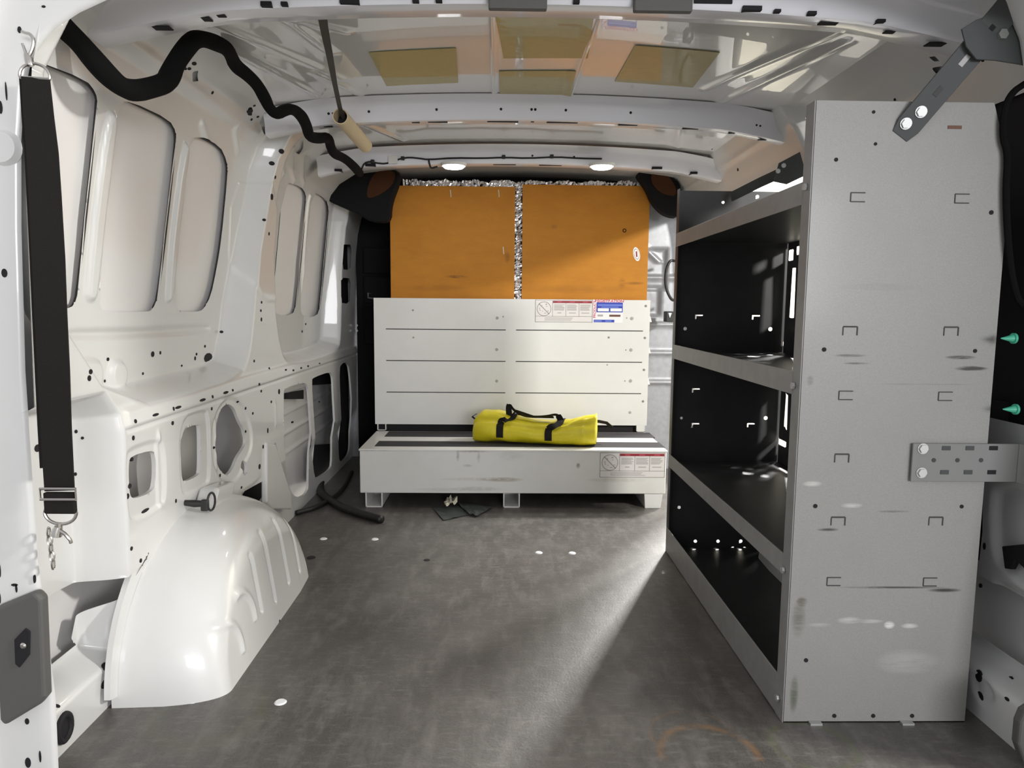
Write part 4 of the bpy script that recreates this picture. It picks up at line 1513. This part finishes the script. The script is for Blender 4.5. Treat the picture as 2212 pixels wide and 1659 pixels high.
# cabinet standing behind the chest
KY = 3.300
KX0, KX1 = PY(807, 643, KY)[0], PY(1405, 648, KY)[0]
KZ0, KZ1 = PY(1000, 917, KY)[2], PY(1000, 645, KY)[2]
cab = thing('steel_cabinet', ((KX0 + KX1) / 2, KY + .07, CZ1 - .24), 'upright white steel cabinet with slotted front behind the low chest', 'cabinet')
MB().box((KX0 + .002, KY + .006, KZ0), (KX1 - .002, KY + .125, KZ1 - .001)).build('body', 'chest_white', cab, bevel=.003)
lines = [712, 780, 848]
zl = [PY(1000, v, KY)[2] for v in lines]
xl = [PY(u, 780, KY)[0] for u in (834, 1092, 1114, 1387)]
for (xa_, xb_) in [(KX0, xl[0]), (xl[1], xl[2]), (xl[3], KX1)]:
    MB().box((xa_, KY, KZ0), (xb_, KY + .006, KZ1)).build('front_stile', 'chest_white', cab)
dkb = MB()
zz = [KZ1] + zl + [KZ0]
g_ = .0022
for k in range(4):
    zt = zz[k] - (g_ if k else 0)
    zb = zz[k + 1] + (g_ if k < 3 else 0)
    MB().box((xl[0], KY + .0001, zb), (xl[1], KY + .006, zt)).build('panel', 'chest_white', cab)
    MB().box((xl[2], KY + .0001, zb), (xl[3], KY + .006, zt)).build('panel', 'chest_white', cab)
for z in zl:
    dkb.box((xl[0], KY + .004, z - g_), (xl[3], KY + .0065, z + g_))
dkb.build('slot_shade', 'groove', cab)  # dark strips imitate the shade inside the slots
# feet, and a black box standing in for the shade under the cabinet
MB().box((KX0 + .01, KY + .02, 0.0), (KX1 - .01, KY + .12, KZ0)).build('base_shade', 'hole_black', cab)
for (u0, u1) in [(815, 834), (1375, 1393)]:
    a, b = PY(u0, 920, KY)[0], PY(u1, 920, KY)[0]
    m_ = MB()
    m_.box((a, KY, CZ1 + .002), (a + .004, KY + .1, KZ0))
    m_.box((b - .004, KY, CZ1 + .002), (b, KY + .1, KZ0))
    m_.box((a, KY, CZ1 + .002), (b, KY + .1, CZ1 + .005))
    if u0 > 1000:
        m_.box((a, KY + .001, CZ1 + .002), (b, KY + .004, KZ0))
    m_.build('foot', 'chest_white', cab)
for (u, v, r, m__) in [(1074, 687, .007, 'label_grey'), (1365, 688, .008, 'label_grey'), (1073, 755, .007, 'label_grey'), (1363, 756, .008, 'label_grey'), (1073, 823, .007, 'label_grey'), (1362, 823, .008, 'label_grey'), (1361, 891, .007, 'label_grey'),
                       (1395, 661, .006, 'label_line'), (1393, 730, .006, 'label_line'), (1391, 799, .006, 'label_line'), (1389, 867, .006, 'label_line'),
                       (892, 670, .0045, 'label_line'), (893, 729, .004, 'label_line'), (1315, 729, .005, 'label_line'), (1087, 684, .004, 'label_grey'), (1354, 687, .003, 'label_line'), (1352, 756, .003, 'label_line'), (1350, 823, .003, 'label_line'), (1312, 788, .004, 'label_grey')]:
    p = PY(u, v, KY)
    MB().disc((p[0], KY, p[2]), (0, -1, 0), r, .002, 12, r * .8).build('rivet', m__, cab, smooth=True)
for v in (690, 758, 826):
    p = PY(1404, v, KY)
    MB().prism([(KX1 - .003, KY + .02, p[2] + .018), (KX1 + .006, KY + .02, p[2] + .014), (KX1 + .014, KY + .02, p[2] - .012), (KX1 + .008, KY + .02, p[2] - .014), (KX1 - .003, KY + .02, p[2] - .004)], (0, .02, 0)).build('latch_hook', 'chest_white', cab, bevel=.001)
x0, x1, z0, z1 = px_rect(1157, 648, 1279, 696, KY)
warning_label(cab, x0, x1, z0, z1, KY)
# registration sticker
x0, x1, z0, z1 = px_rect(1281, 647, 1345, 698, KY)
rs = flat(cab, 'registration_sticker', 'label_clean', x0, x1, z0, z1, KY, .0004)
rs['label'] = 'blue and white product registration sticker with red lettering'
w, h = x1 - x0, z1 - z0
text('REGISTRATION', h * .15, 'label_pink', rs, (x0 + w * .54, KY - .0013, z1 - h * .065), bold=.0006, sx=1.22)
text('PRODUCT', h * .15, 'label_pink', rs, (x0 + w * .065, KY - .0013, z1 - h * .42), rot=(pi / 2, -pi / 2, 0), bold=.0004, sx=1.05)
flat(rs, 'blue_block', 'label_blue', x0 + w * .12, x0 + w * .99, z1 - h * .54, z1 - h * .12, KY, .0011)
flat(rs, 'blue_band', 'label_sky', x0 + w * .16, x0 + w * .97, z1 - h * .27, z1 - h * .20, KY, .0018)
flat(rs, 'blue_band', 'label_sky', x0 + w * .28, x0 + w * .85, z1 - h * .34, z1 - h * .30, KY, .0018)
flat(rs, 'white_box', 'label_clean', x0 + w * .16, x0 + w * .53, z1 - h * .50, z1 - h * .37, KY, .0018)
flat(rs, 'white_box', 'label_clean', x0 + w * .58, x0 + w * .96, z1 - h * .50, z1 - h * .37, KY, .0018)
flat(rs, 'grey_print', 'label_grey', x0 + w * .16, x0 + w * .34, z1 - h * .72, z1 - h * .64, KY, .0011)
flat(rs, 'red_print', 'rust', x0 + w * .55, x0 + w * .92, z1 - h * .73, z1 - h * .64, KY, .0011)
flat(rs, 'blue_strip', 'label_blue', x0 + w * .04, x0 + w * .72, z1 - h * .97, z1 - h * .86, KY, .0011)
flat(rs, 'pale_print', 'label_sky', x0 + w * .06, x0 + w * .30, z1 - h * .94, z1 - h * .89, KY, .0018)
flat(rs, 'pale_print', 'label_sky', x0 + w * .42, x0 + w * .62, z1 - h * .94, z1 - h * .89, KY, .0018)

# orange hardboard sheets
OY = 3.445
for (u0, u1, vt, lab, cut) in [(843, 1112, 402, 'left orange hardboard sheet above the white cabinet', 'l'), (1128, 1401, 400, 'right orange hardboard sheet with an oval sticker', 'r')]:
    a, b = PY(u0, vt, OY), PY(u1, vt, OY)
    xa, xb = PY(u0, 520, OY)[0], PY(u1, 520, OY)[0]
    zt = (a[2] + b[2]) / 2
    zb = .001
    c_ = .012
    pts_ = [(xa, OY, zb), (xb, OY, zb), (xb, OY, zt - (c_ if cut == 'r' else 0)), (xb - (c_ if cut == 'r' else 0), OY, zt), (xa + (c_ if cut == 'l' else 0), OY, zt), (xa, OY, zt - (c_ if cut == 'l' else 0))]
    bd = MB().prism(pts_, (0, .010, 0)).build('hardboard_sheet', 'board_orange', bevel=.0015)
    tag(bd, lab, 'board', 'orange hardboard sheets')
    if cut == 'l':
        for (u, v) in [(973, 418), (1077, 418), (1087, 541)]:
            p = PY(u, v, OY)
            MB().prism([p + [-.003, -.0006, .017], p + [.002, -.0006, .017], p + [.005, -.0006, -.016], p + [.001, -.0006, -.018]], (0, .001, 0)).build('tape_fleck', 'paper', bd)
    else:
        p = PY(1349, 498, OY)
        MB().disc((p[0], OY + .001, p[2]), (0, -1, 0), .010, .0014, 8).build('bolt_hole', 'dark_brown', bd)
        MB().disc((p[0], OY, p[2]), (0, -1, 0), .005, .0026, 8).build('bolt', 'board_orange', bd)
        p = PY(1375, 549, OY)
        ov = lambda s, l: [(p[0] + s * (.016 * cos(k * pi / 12) + .006 * sin(k * pi / 12)), OY - l, p[2] + s * .033 * sin(k * pi / 12) * 1.0) for k in range(24)]
        stc = MB().prism([(2 * p[0] - x, y, z) for x, y, z in ov(1, .0008)], (0, .0009, 0)).build('oval_sticker', 'label_clean', bd)
        MB().prism([(2 * p[0] - x, y, z) for x, y, z in ov(.78, .0012)], (0, .0005, 0)).build('sticker_ring', 'label_line', stc)
        MB().prism([(2 * p[0] - x, y, z) for x, y, z in ov(.68, .0016)], (0, .0005, 0)).build('sticker_field', 'label_clean', stc)
        MB().prism([(p[0] - .005, OY - .002, p[2] + .013), (p[0] + .002, OY - .002, p[2] + .014), (p[0] + .005, OY - .002, p[2] - .013), (p[0] - .002, OY - .002, p[2] - .014)], (0, .0005, 0)).build('sticker_print', 'label_red', stc)
# foil-faced insulation behind them: shows along the top and between
fo = thing('foil_insulation', (0, OY + .03, .45), 'crinkled silver foil insulation behind the orange boards', 'insulation')
a, b = PY(870, 388, OY + .014), PY(1396, 393, OY + .014)
rng = np.random.RandomState(3)
N, Mz = 160, 5
vs_, fs_ = [], []
zb_ = a[2] - .06
for i in range(N + 1):
    x = a[0] + (b[0] - a[0]) * i / N
    zt = a[2] + .004 * sin(i * .31) + .003 * rng.randn() + (b[2] - a[2]) * i / N
    for j in range(Mz + 1):
        vs_.append((x, OY + .024 + .0035 * rng.randn() * (j > 1), zb_ + (zt - zb_) * j / Mz))
for i in range(N):
    for j in range(Mz):
        k = i * (Mz + 1) + j
        fs_.append((k, k + Mz + 1, k + Mz + 2, k + 1))
o = MB().add(vs_, fs_).build('top_edge', 'foil', fo)
md = o.modifiers.new('thick', 'SOLIDIFY')
md.thickness = .004
vs_, fs_ = [], []
xa, xb = PY(1111, 500, OY)[0], PY(1129, 500, OY)[0]
N = 140
for i in range(N + 1):
    z = CZ1 + .3 + (a[2] - .01 - CZ1 - .3) * i / N
    for j in range(5):
        vs_.append((xa + (xb - xa) * j / 4, OY + .020 + .0024 * rng.randn(), z))
for i in range(N):
    for j in range(4):
        k = i * 5 + j
        fs_.append((k, k + 1, k + 6, k + 5))
o = MB().add(vs_, fs_).build('seam_strip', 'foil', fo)
md = o.modifiers.new('thick', 'SOLIDIFY')
md.thickness = .003
p = PY(1120, 599, OY)
MB().disc((p[0], OY + .022, p[2]), (0, -1, 0), .005, .008, 8).build('screw', 'zinc', fo)

# ================================================================== YELLOW BAG
bagp0, bagp1 = PZ(1024, 958, CZ1 + .003), PZ(1293, 969, CZ1 + .003)
bx0, by0 = bagp0[0], bagp0[1] + .085
bx1, by1 = bagp1[0], bagp1[1] + .075
bag = thing('roll_bag', ((bx0 + bx1) / 2, (by0 + by1) / 2, CZ1 + .002), 'yellow roll bag with black webbing handles lying on the chest', 'bag')
rngb = np.random.RandomState(11)
ax = np.array([bx1 - bx0, by1 - by0, 0])
Lb = np.linalg.norm(ax)
ax /= Lb
sd = np.array([-ax[1], ax[0], 0])
ph = rngb.rand(8) * 6


def bag_pt(t, th, off=0.0):
    """t along 0..1, th angle round (0 = back, pi/2 = top, pi = front)"""
    H = np.interp(t, [0, .08, .2, .35, .5, .65, .8, .9, 1], [.112, .134, .136, .112, .100, .098, .110, .126, .136])
    Wd = np.interp(t, [0, .1, .3, .7, .9, 1], [.13, .155, .16, .16, .15, .115])
    e = 2 / 2.6
    if t < .07:
        k = sqrt(max(0, 1 - ((.07 - t) / .07) ** 2)) * .35 + .65
        H, Wd = H * k, Wd * k
    a, b = cos(th), sin(th)
    r_ = 1 + .018 * sin(3 * th + 9 * t + ph[0]) + .016 * sin(5 * th - 17 * t + ph[1]) + .012 * sin(2 * th + 31 * t + ph[2]) + .010 * sin(23 * t + ph[3] - 4 * th)
    if t > .72:
        r_ -= .10 * max(0, (t - .72) / .28) * abs(sin(th * 1.5 + 2.2 * t * 3)) ** 3
    if t > .66:
        w_ = min(1.0, (t - .66) / .08)
        for (th0, k_, dp, sg) in [(2.75, -4.2, .075, .13), (2.2, 2.0, .05, .12), (1.15, 1.8, .045, .14), (3.3, -1.2, .04, .12)]:
            r_ -= w_ * dp * math.exp(-((th - th0 - k_ * (t - .66)) / sg) ** 2)
            r_ += w_ * dp * .5 * math.exp(-((th - th0 - k_ * (t - .66) - .32) / sg) ** 2)
    if t < .34:
        w_ = min(1.0, (.34 - t) / .06)
        for (th0, k_, dp, sg) in [(2.3, 1.6, .05, .12), (2.9, -1.0, .05, .14), (1.2, 2.2, .03, .12)]:
            r_ -= w_ * dp * math.exp(-((th - th0 - k_ * (.34 - t)) / sg) ** 2)
    yy = (abs(a) ** e) * (1 if a > 0 else -1) * Wd / 2 * r_
    zz = H / 2 + (abs(b) ** e) * (1 if b > 0 else -1) * H / 2 * r_
    crease_ = .012 * math.exp(-((th - 2.55 - .25 * sin(3 * t)) / .16) ** 2)
    p = np.array([bx0, by0, 0]) + ax * (Lb * t) + sd * (yy + crease_)
    p[2] = CZ1 + .0035 + max(0.0, zz)
    if off:
        c = np.array([bx0, by0, 0]) + ax * (Lb * t)
        c[2] = CZ1 + .0035 + H / 2
        d_ = p - c
        p = p + d_ / (np.linalg.norm(d_) + 1e-9) * off
        p[2] = max(p[2], CZ1 + .0025)
    return p


NT_, NH = 90, 48
vs_, fs_ = [], []
for i in range(NT_ + 1):
    for j in range(NH):
        vs_.append(bag_pt(i / NT_, 2 * pi * j / NH))
for i in range(NT_):
    for j in range(NH):
        a, b = i * NH + j, i * NH + (j + 1) % NH
        fs_.append((a, b, b + NH, a + NH))
c0 = len(vs_)
vs_.append(np.mean(vs_[:NH], 0) - ax * .004)
c1 = len(vs_)
vs_.append(np.mean(vs_[NT_ * NH:NT_ * NH + NH], 0) + ax * .004)
fs_ += [(c0, (j + 1) % NH, j) for j in range(NH)] + [(c1, NT_ * NH + j, NT_ * NH + (j + 1) % NH) for j in range(NH)]
MB().add(vs_, fs_).build('fabric_body', 'bag_yellow', bag, smooth='full')
for k, tt in enumerate((.285, .675)):
    path = []
    for j in range(40):
        th = -.3 + (pi + .75) * j / 39
        sh_ = .10 * (1 / (1 + math.exp((th - 2.45) * 9))) - .05
        path.append(bag_pt(tt + sh_ * .9, th, .0022))
    MB().ribbon(path, [ax] * 40, .030, .002).build('webbing_band', 'webbing', bag, smooth=True)
top1, top2 = bag_pt(.30, pi / 2 + .25, .004), bag_pt(.70, pi / 2 + .2, .004)
hpts = [top1 + [0, 0, -.01], top1 + [-.004, 0, .030], top1 + [.002, -.004, .046], top1 + [.018, -.008, .02], top1 * .72 + top2 * .28 + [0, -.014, .004],
        (top1 + top2) / 2 + [0, -.018, .004], top1 * .25 + top2 * .75 + [0, -.012, .012], top2 + [-.012, -.004, .026], top2 + [.004, 0, .012], top2 + [.012, 0, -.012]]
P = [np.array(p) for p in hpts]
for _ in range(2):
    Q = [P[0]]
    for i in range(len(P) - 1):
        Q += [P[i] * .75 + P[i + 1] * .25, P[i] * .25 + P[i + 1] * .75]
    P = Q + [P[-1]]
MB().ribbon(P, [np.array([.15, -1, .5]) if 8 < i < len(P) - 8 else np.array([1, -.25, .2]) for i in range(len(P))], .026, .002).build('carry_handle', 'webbing', bag, smooth=True)
P = [top1 + [.012, .012, -.002], top1 + [.03, .02, .014], (top1 + top2) / 2 + [0, .016, .0], top2 + [-.02, .012, .010]]
MB().ribbon(P, [(0.1, -.8, .6)] * 4, .016, .002).build('carry_handle', 'webbing', bag)
e0 = bag_pt(.015, 2.0)
MB().ribbon([e0, e0 + [-.012, 0, .010], e0 + [.006, .01, .02]], (.3, -1, .3), .018, .003).build('end_tab', 'webbing', bag)
e1 = bag_pt(.985, .9)
MB().ribbon([e1 + [-.01, 0, -.02], e1 + [.016, 0, -.022], e1 + [.05, .01, -.030], e1 + [.075, .01, -.05]], (0, -.5, 1), .014, .003).build('end_tab', 'webbing', bag)

# ================================================================== LED DOME LAMPS AND THEIR WIRE
for (u, lab) in [(980, 'left of the two lit round lamps under the front roof bow'), (1300, 'right of the two lit round lamps under the front roof bow')]:
    p = PZ(u, 356, 1.382)
    zt = 1.390 - beam_drop(p[0])
    t = thing('dome_lamp', (p[0], p[1], zt - .014), lab, 'lamp', 'round roof lamps')
    MB().disc((p[0], p[1], zt), (0, 0, -1), .052, .010, 28, .048).build('housing', 'tag_white', t, smooth=True)
    MB().disc((p[0], p[1], zt - .0101), (0, 0, -1), .044, .007, 28, .036).build('lens', 'lamp_lens', t, smooth=True)
    ld = bpy.data.lights.new('lamp_glow', 'AREA')
    ld.shape = 'DISK'
    ld.size = .07
    ld.energy = .6
    lo = bpy.data.objects.new('lamp_glow', ld)
    COL.objects.link(lo)
    lo.parent = t
    lo.location = (0, 0, -.004)
wp = [PY(u, v, B3 - .004) for u, v in [(781, 366), (787, 352), (800, 349), (812, 352), (832, 354), (848, 349), (868, 342), (885, 340), (905, 342), (925, 345), (980, 341), (1040, 342), (1090, 340), (1140, 342), (1200, 339), (1250, 342), (1300, 343)]]
tag(MB().tube(wp, .0035, 6, smooth=1).build('lamp_wire', 'wire_black', smooth=True), 'thin black lamp wire clipped along the front roof bow', 'wire')
w0 = bpy.data.objects['lamp_wire']
for u, v in [(805, 349), (870, 342), (1088, 339), (1192, 338)]:
    p = PY(u, v, B3 - .006)
    MB().box(p - .007, p + .007).build('wire_clip', 'wire_black', w0, bevel=.002)
p = PY(849, 346, B3 - .012)
MB().box(p + [-.018, -.002, -.013], p + [.018, 0, .016]).build('paper_tag', 'tag_white', w0)
P = [PY(u, v, B3 - .004) for u, v in [(926, 345), (928, 356), (931, 364)]] + [PY(945, 360, B3)]
MB().tube(P, .004, 6, smooth=1).build('wire_branch', 'wire_black', w0, smooth=True)

# ================================================================== BLACK CONDUIT DOWN THE LEFT RAIL
cp_ = [(112, 30, 20, .03), (140, 62, 20, .03), (172, 92, 21, .03), (205, 132, 21, .03), (235, 165, 21, .03), (262, 188, 20, .03), (290, 197, 20, .03), (325, 190, 20, .035), (358, 180, 20, .035), (369, 160, 19, .035), (378, 138, 19, .035),
       (398, 108, 18, .03), (418, 85, 17, .03), (440, 84, 16, .03), (465, 92, 15, .03), (490, 104, 14, .03), (500, 122, 13, .03), (508, 142, 13, .03), (535, 162, 13, .03), (556, 183, 12, .03), (572, 212, 12, .03), (583, 236, 11, .03), (598, 247, 11, .03), (614, 238, 11, .03), (632, 235, 11, .03),
       (650, 248, 11, .03), (662, 270, 11, .03), (668, 296, 11, .03), (690, 299, 10, .03), (710, 296, 10, .03), (714, 318, 9.5, .03), (722, 333, 9, .03), (745, 342, 9, .03), (765, 360, 9, .03), (777, 374, 8, .03)]
P, Rr = [], []
for (u, v, r, off) in cp_:
    if u < 560:
        q = meet(u, v, pillar_x, off)
    else:
        q = meet(u, v, lambda z: pillar_x(z) + .05 + .05 * (u > 590), off)
    if u < 200:
        q = PY(u, v, 1.30 + (u - 110) / 90 * .18)
    P.append(q)
ysm = np.array([p[1] for p in P])
for _ in range(6):
    ysm[1:-1] = .25 * ysm[:-2] + .5 * ysm[1:-1] + .25 * ysm[2:]
ysm = np.maximum.accumulate(ysm)
P = [PY(c[0], c[1], float(y)) for c, y in zip(cp_, ysm)]
for i, (u, v, r, off) in enumerate(cp_):
    Rr.append(r / F_PX * P[i][1] * (1.04 + .08 * sin(i * 2.3)))
tag(MB().tube(P, Rr, 14, smooth=2).build('foam_conduit', 'foam_black', smooth='full'), 'thick black foam-wrapped cable winding along the upper left roof rail', 'cable')

# ================================================================== WEBBING STRAP ON THE REAR PILLAR
sy = 1.165
ws = thing('hanging_strap', tuple(PY(130, 1115, sy)), 'wide black webbing strap with metal hooks hanging on the left rear pillar', 'strap')
cl = [(77, 168), (84, 250), (92, 330), (98, 430), (105, 560), (110, 680), (116, 800), (121, 920), (126, 1010), (129, 1060)]
P = [PY(u, v, sy + .004 * sin(i)) for i, (u, v) in enumerate(cl)]
wd = [50, 54, 58, 60, 62, 62, 63, 62, 62, 62]
MB().ribbon(P, [np.array([1, .25 * (1 - i / 9), 0]) for i in range(10)], [w / F_PX * sy * 1.02 for w in wd], .004).build('webbing', 'webbing', ws, smooth=True)
P2 = [PY(u - 10, v, sy + .012) for u, v in cl[:9]]
MB().ribbon(P2, (1, .25, 0), [w / F_PX * sy * .85 for w in wd[:9]], .003).build('webbing_layer', 'webbing', ws, smooth=True)
ke = PY(130, 1070, sy - .004)
MB().box(ke + [-.026, -.004, -.031], ke + [.024, .006, .005]).build('webbing_end', 'webbing', ws, bevel=.002)
MB().tube([ke + [-.030, -.004, .012], ke + [.028, -.004, .012], ke + [.028, -.004, -.006], ke + [-.030, -.004, -.006]], .0026, 8, closed=True).build('slide_buckle', 'zinc', ws, smooth=True)
# D ring and swivel snap at the bottom
dc = PY(131, 1112, sy)
pts_ = [dc + np.array([.026 * cos(a), 0, .004 + .020 * sin(a)]) for a in np.linspace(pi, 2 * pi, 14)] + [dc + [.026, 0, .008], dc + [-.026, 0, .008]]
MB().tube(pts_, .0028, 8, closed=True).build('d_ring', 'zinc', ws, smooth=True)
sw = PY(128, 1140, sy)
hk = MB().disc(sw + [0, 0, .008], (0, 0, -1), .005, .008, 12)
hk.tube([sw + [-.001, 0, .002], sw + [-.004, 0, -.006], sw + [-.006, 0, -.014]], [.006, .008, .009], 10)
hk.tube([sw + [-.002, 0, -.004], sw + [.010, -.002, -.010], sw + [.018, -.002, -.020], sw + [.018, 0, -.026]], [.004, .0032, .003, .003], 8)
hk.build('snap_hook', 'zinc', ws, smooth=True)
ch = MB()
c_ = PY(105, 1150, sy + .02)
for i in range(5):
    o_ = c_ + np.array([.001 * i, 0, -.014 * i])
    ch.tube([o_ + (np.array([.004 * cos(a), 0, .009 * sin(a)]) if i % 2 else np.array([0, .004 * cos(a), .009 * sin(a)])) for a in np.linspace(0, 2 * pi, 12, endpoint=False)], .0016, 6, closed=True)
ch.build('chain', 'zinc', ws, smooth=True)
# top ring and swivel hook through the pillar hole
tr_ = PY(75, 160, sy)
pts_ = [tr_ + np.array([.021 * cos(a), .004 * cos(a), -.004 + .020 * max(0, sin(a)) - .002 * (sin(a) < 0)]) for a in np.linspace(0, 2 * pi, 26, endpoint=False)]
MB().tube(pts_, .0024, 8, closed=True).build('d_ring', 'zinc', ws, smooth=True)
hp = [PY(u, v, sy + dy) for u, v, dy in [(64, 142, 0), (62, 128, 0), (56, 116, 0), (52, 100, .0), (50, 92, .002)]]
hk = MB().tube(hp[:3], [.006, .0065, .004], 10)
hk.tube([PY(u, v, sy) for u, v in [(60, 125), (68, 112), (73, 95), (72, 82), (64, 73), (54, 71), (47, 68)]], .0027, 8, smooth=2)
hk.tube([PY(u, v, sy) for u, v in [(57, 124), (54, 110), (48, 94)]], .0022, 8)
hk.build('snap_hook', 'zinc', ws, smooth=True)

# ================================================================== CARD TUBE AND ROOF STRAP
ty0, ty1 = 2.12, 2.44
c0, c1 = PY(735, 251, ty0), None
rt_ = .0225
c1 = c0 + np.array([.012, ty1 - ty0, -.012])
tb = MB()
N = 28
vs_, fs_ = [], []
for (c, r) in [(c1, rt_), (c0, rt_), (c0, rt_ - .003), (c1, rt_ - .003)]:
    for k in range(N):
        vs_.append(c + np.array([r * cos(2 * pi * k / N), 0, r * sin(2 * pi * k / N)]))
for s in range(4):
    for k in range(N):
        a, b = s * N + k, s * N + (k + 1) % N
        fs_.append((a, b, ((s + 1) % 4) * N + (k + 1) % N, ((s + 1) % 4) * N + k))
tube_ob = tag(tb.add(vs_, fs_).build('cardboard_tube', 'cardboard', smooth=True), 'short pale cardboard tube slung under the middle roof bow', 'tube')
MB().disc(c0 + [0, .05, 0], (0, -1, 0), rt_ - .003, .002, 20).build('dark_end', 'hole_black', tube_ob)
P = [PY(676, -40, 1.42), PY(690, 0, 1.47), PY(700, 60, 1.60), PY(712, 120, 1.75), PY(723, 180, 1.93), PY(734, 232, 2.11), c0 + [.002, .03, .004], c1 + [0, .0, .004]]
wdt = [22 / F_PX * 1.4, 21 / F_PX * 1.47, 17 / F_PX * 1.6, 14 / F_PX * 1.75, 10 / F_PX * 1.93, 9 / F_PX * 2.1, .012, .012]
sides = [np.array([1, .3, 0]), np.array([1, .3, 0]), np.array([1, .3, .2]), np.array([1, .4, .3]), np.array([1, .6, .4]), np.array([1, .5, .5]), np.array([1, 0, 0]), np.array([1, 0, 0])]
tag(MB().ribbon(P, sides, wdt, .003).build('roof_strap', 'strap_brown', smooth=True), 'narrow dark strap running from the near roof bow into the cardboard tube', 'strap')

# ================================================================== LOOSE THINGS ON THE FLOOR
P = [PZ(u, v, .016) for u, v in [(690, 1060), (705, 1075), (730, 1092), (765, 1106), (800, 1115), (824, 1122)]]
tag(MB().tube([P[0] + [-.05, .25, .0]] + P, .016, 12, smooth=2).build('rubber_hose', 'wire_black', smooth='full'), 'black rubber hose lying on the floor left of the chest', 'hose')
P = [PZ(u, v, .012) for u, v in [(640, 1108), (690, 1095), (740, 1062), (760, 1020)]]
tag(MB().tube(P, .010, 10, smooth=2).build('floor_cable', 'wire_black', smooth='full'), 'thin black cable along the foot of the left wall', 'cable')


def crumple(name, corners, amp, m, lab, cat, seed, lift=.002):
    r = np.random.RandomState(seed)
    P = [PZ(u, v, .003) for u, v in corners]
    N = 7
    vs_, fs_ = [], []
    for i in range(N + 1):
        for j in range(N + 1):
            a, b = i / N, j / N
            q = (P[0] * (1 - a) + P[1] * a) * (1 - b) + (P[3] * (1 - a) + P[2] * a) * b
            q[2] = lift + amp * abs(r.randn()) * .5 + amp * .6 * sin(a * 5 + seed) ** 2
            vs_.append(q)
    for i in range(N):
        for j in range(N):
            k = i * (N + 1) + j
            fs_.append((k, k + 1, k + N + 2, k + N + 1))
    o = MB().add(vs_, fs_).build(name, m)
    md = o.modifiers.new('thick', 'SOLIDIFY')
    md.thickness = .0012
    return tag(o, lab, cat)


crumple('card_sheet', [(935, 1098), (990, 1092), (1010, 1112), (958, 1124)], .003, 'card_green', 'dark green card sheet lying under the crumpled paper', 'card', 2)
crumple('card_sheet', [(985, 1088), (1064, 1097), (1030, 1117), (1012, 1112)], .006, 'card_green', 'dark green card corner sticking out below the chest', 'card', 5, .006)
crumple('crumpled_paper', [(958, 1090), (985, 1082), (988, 1094), (964, 1101)], .016, 'paper', 'small crumpled cream paper scrap in front of the chest', 'paper', 9, .012)
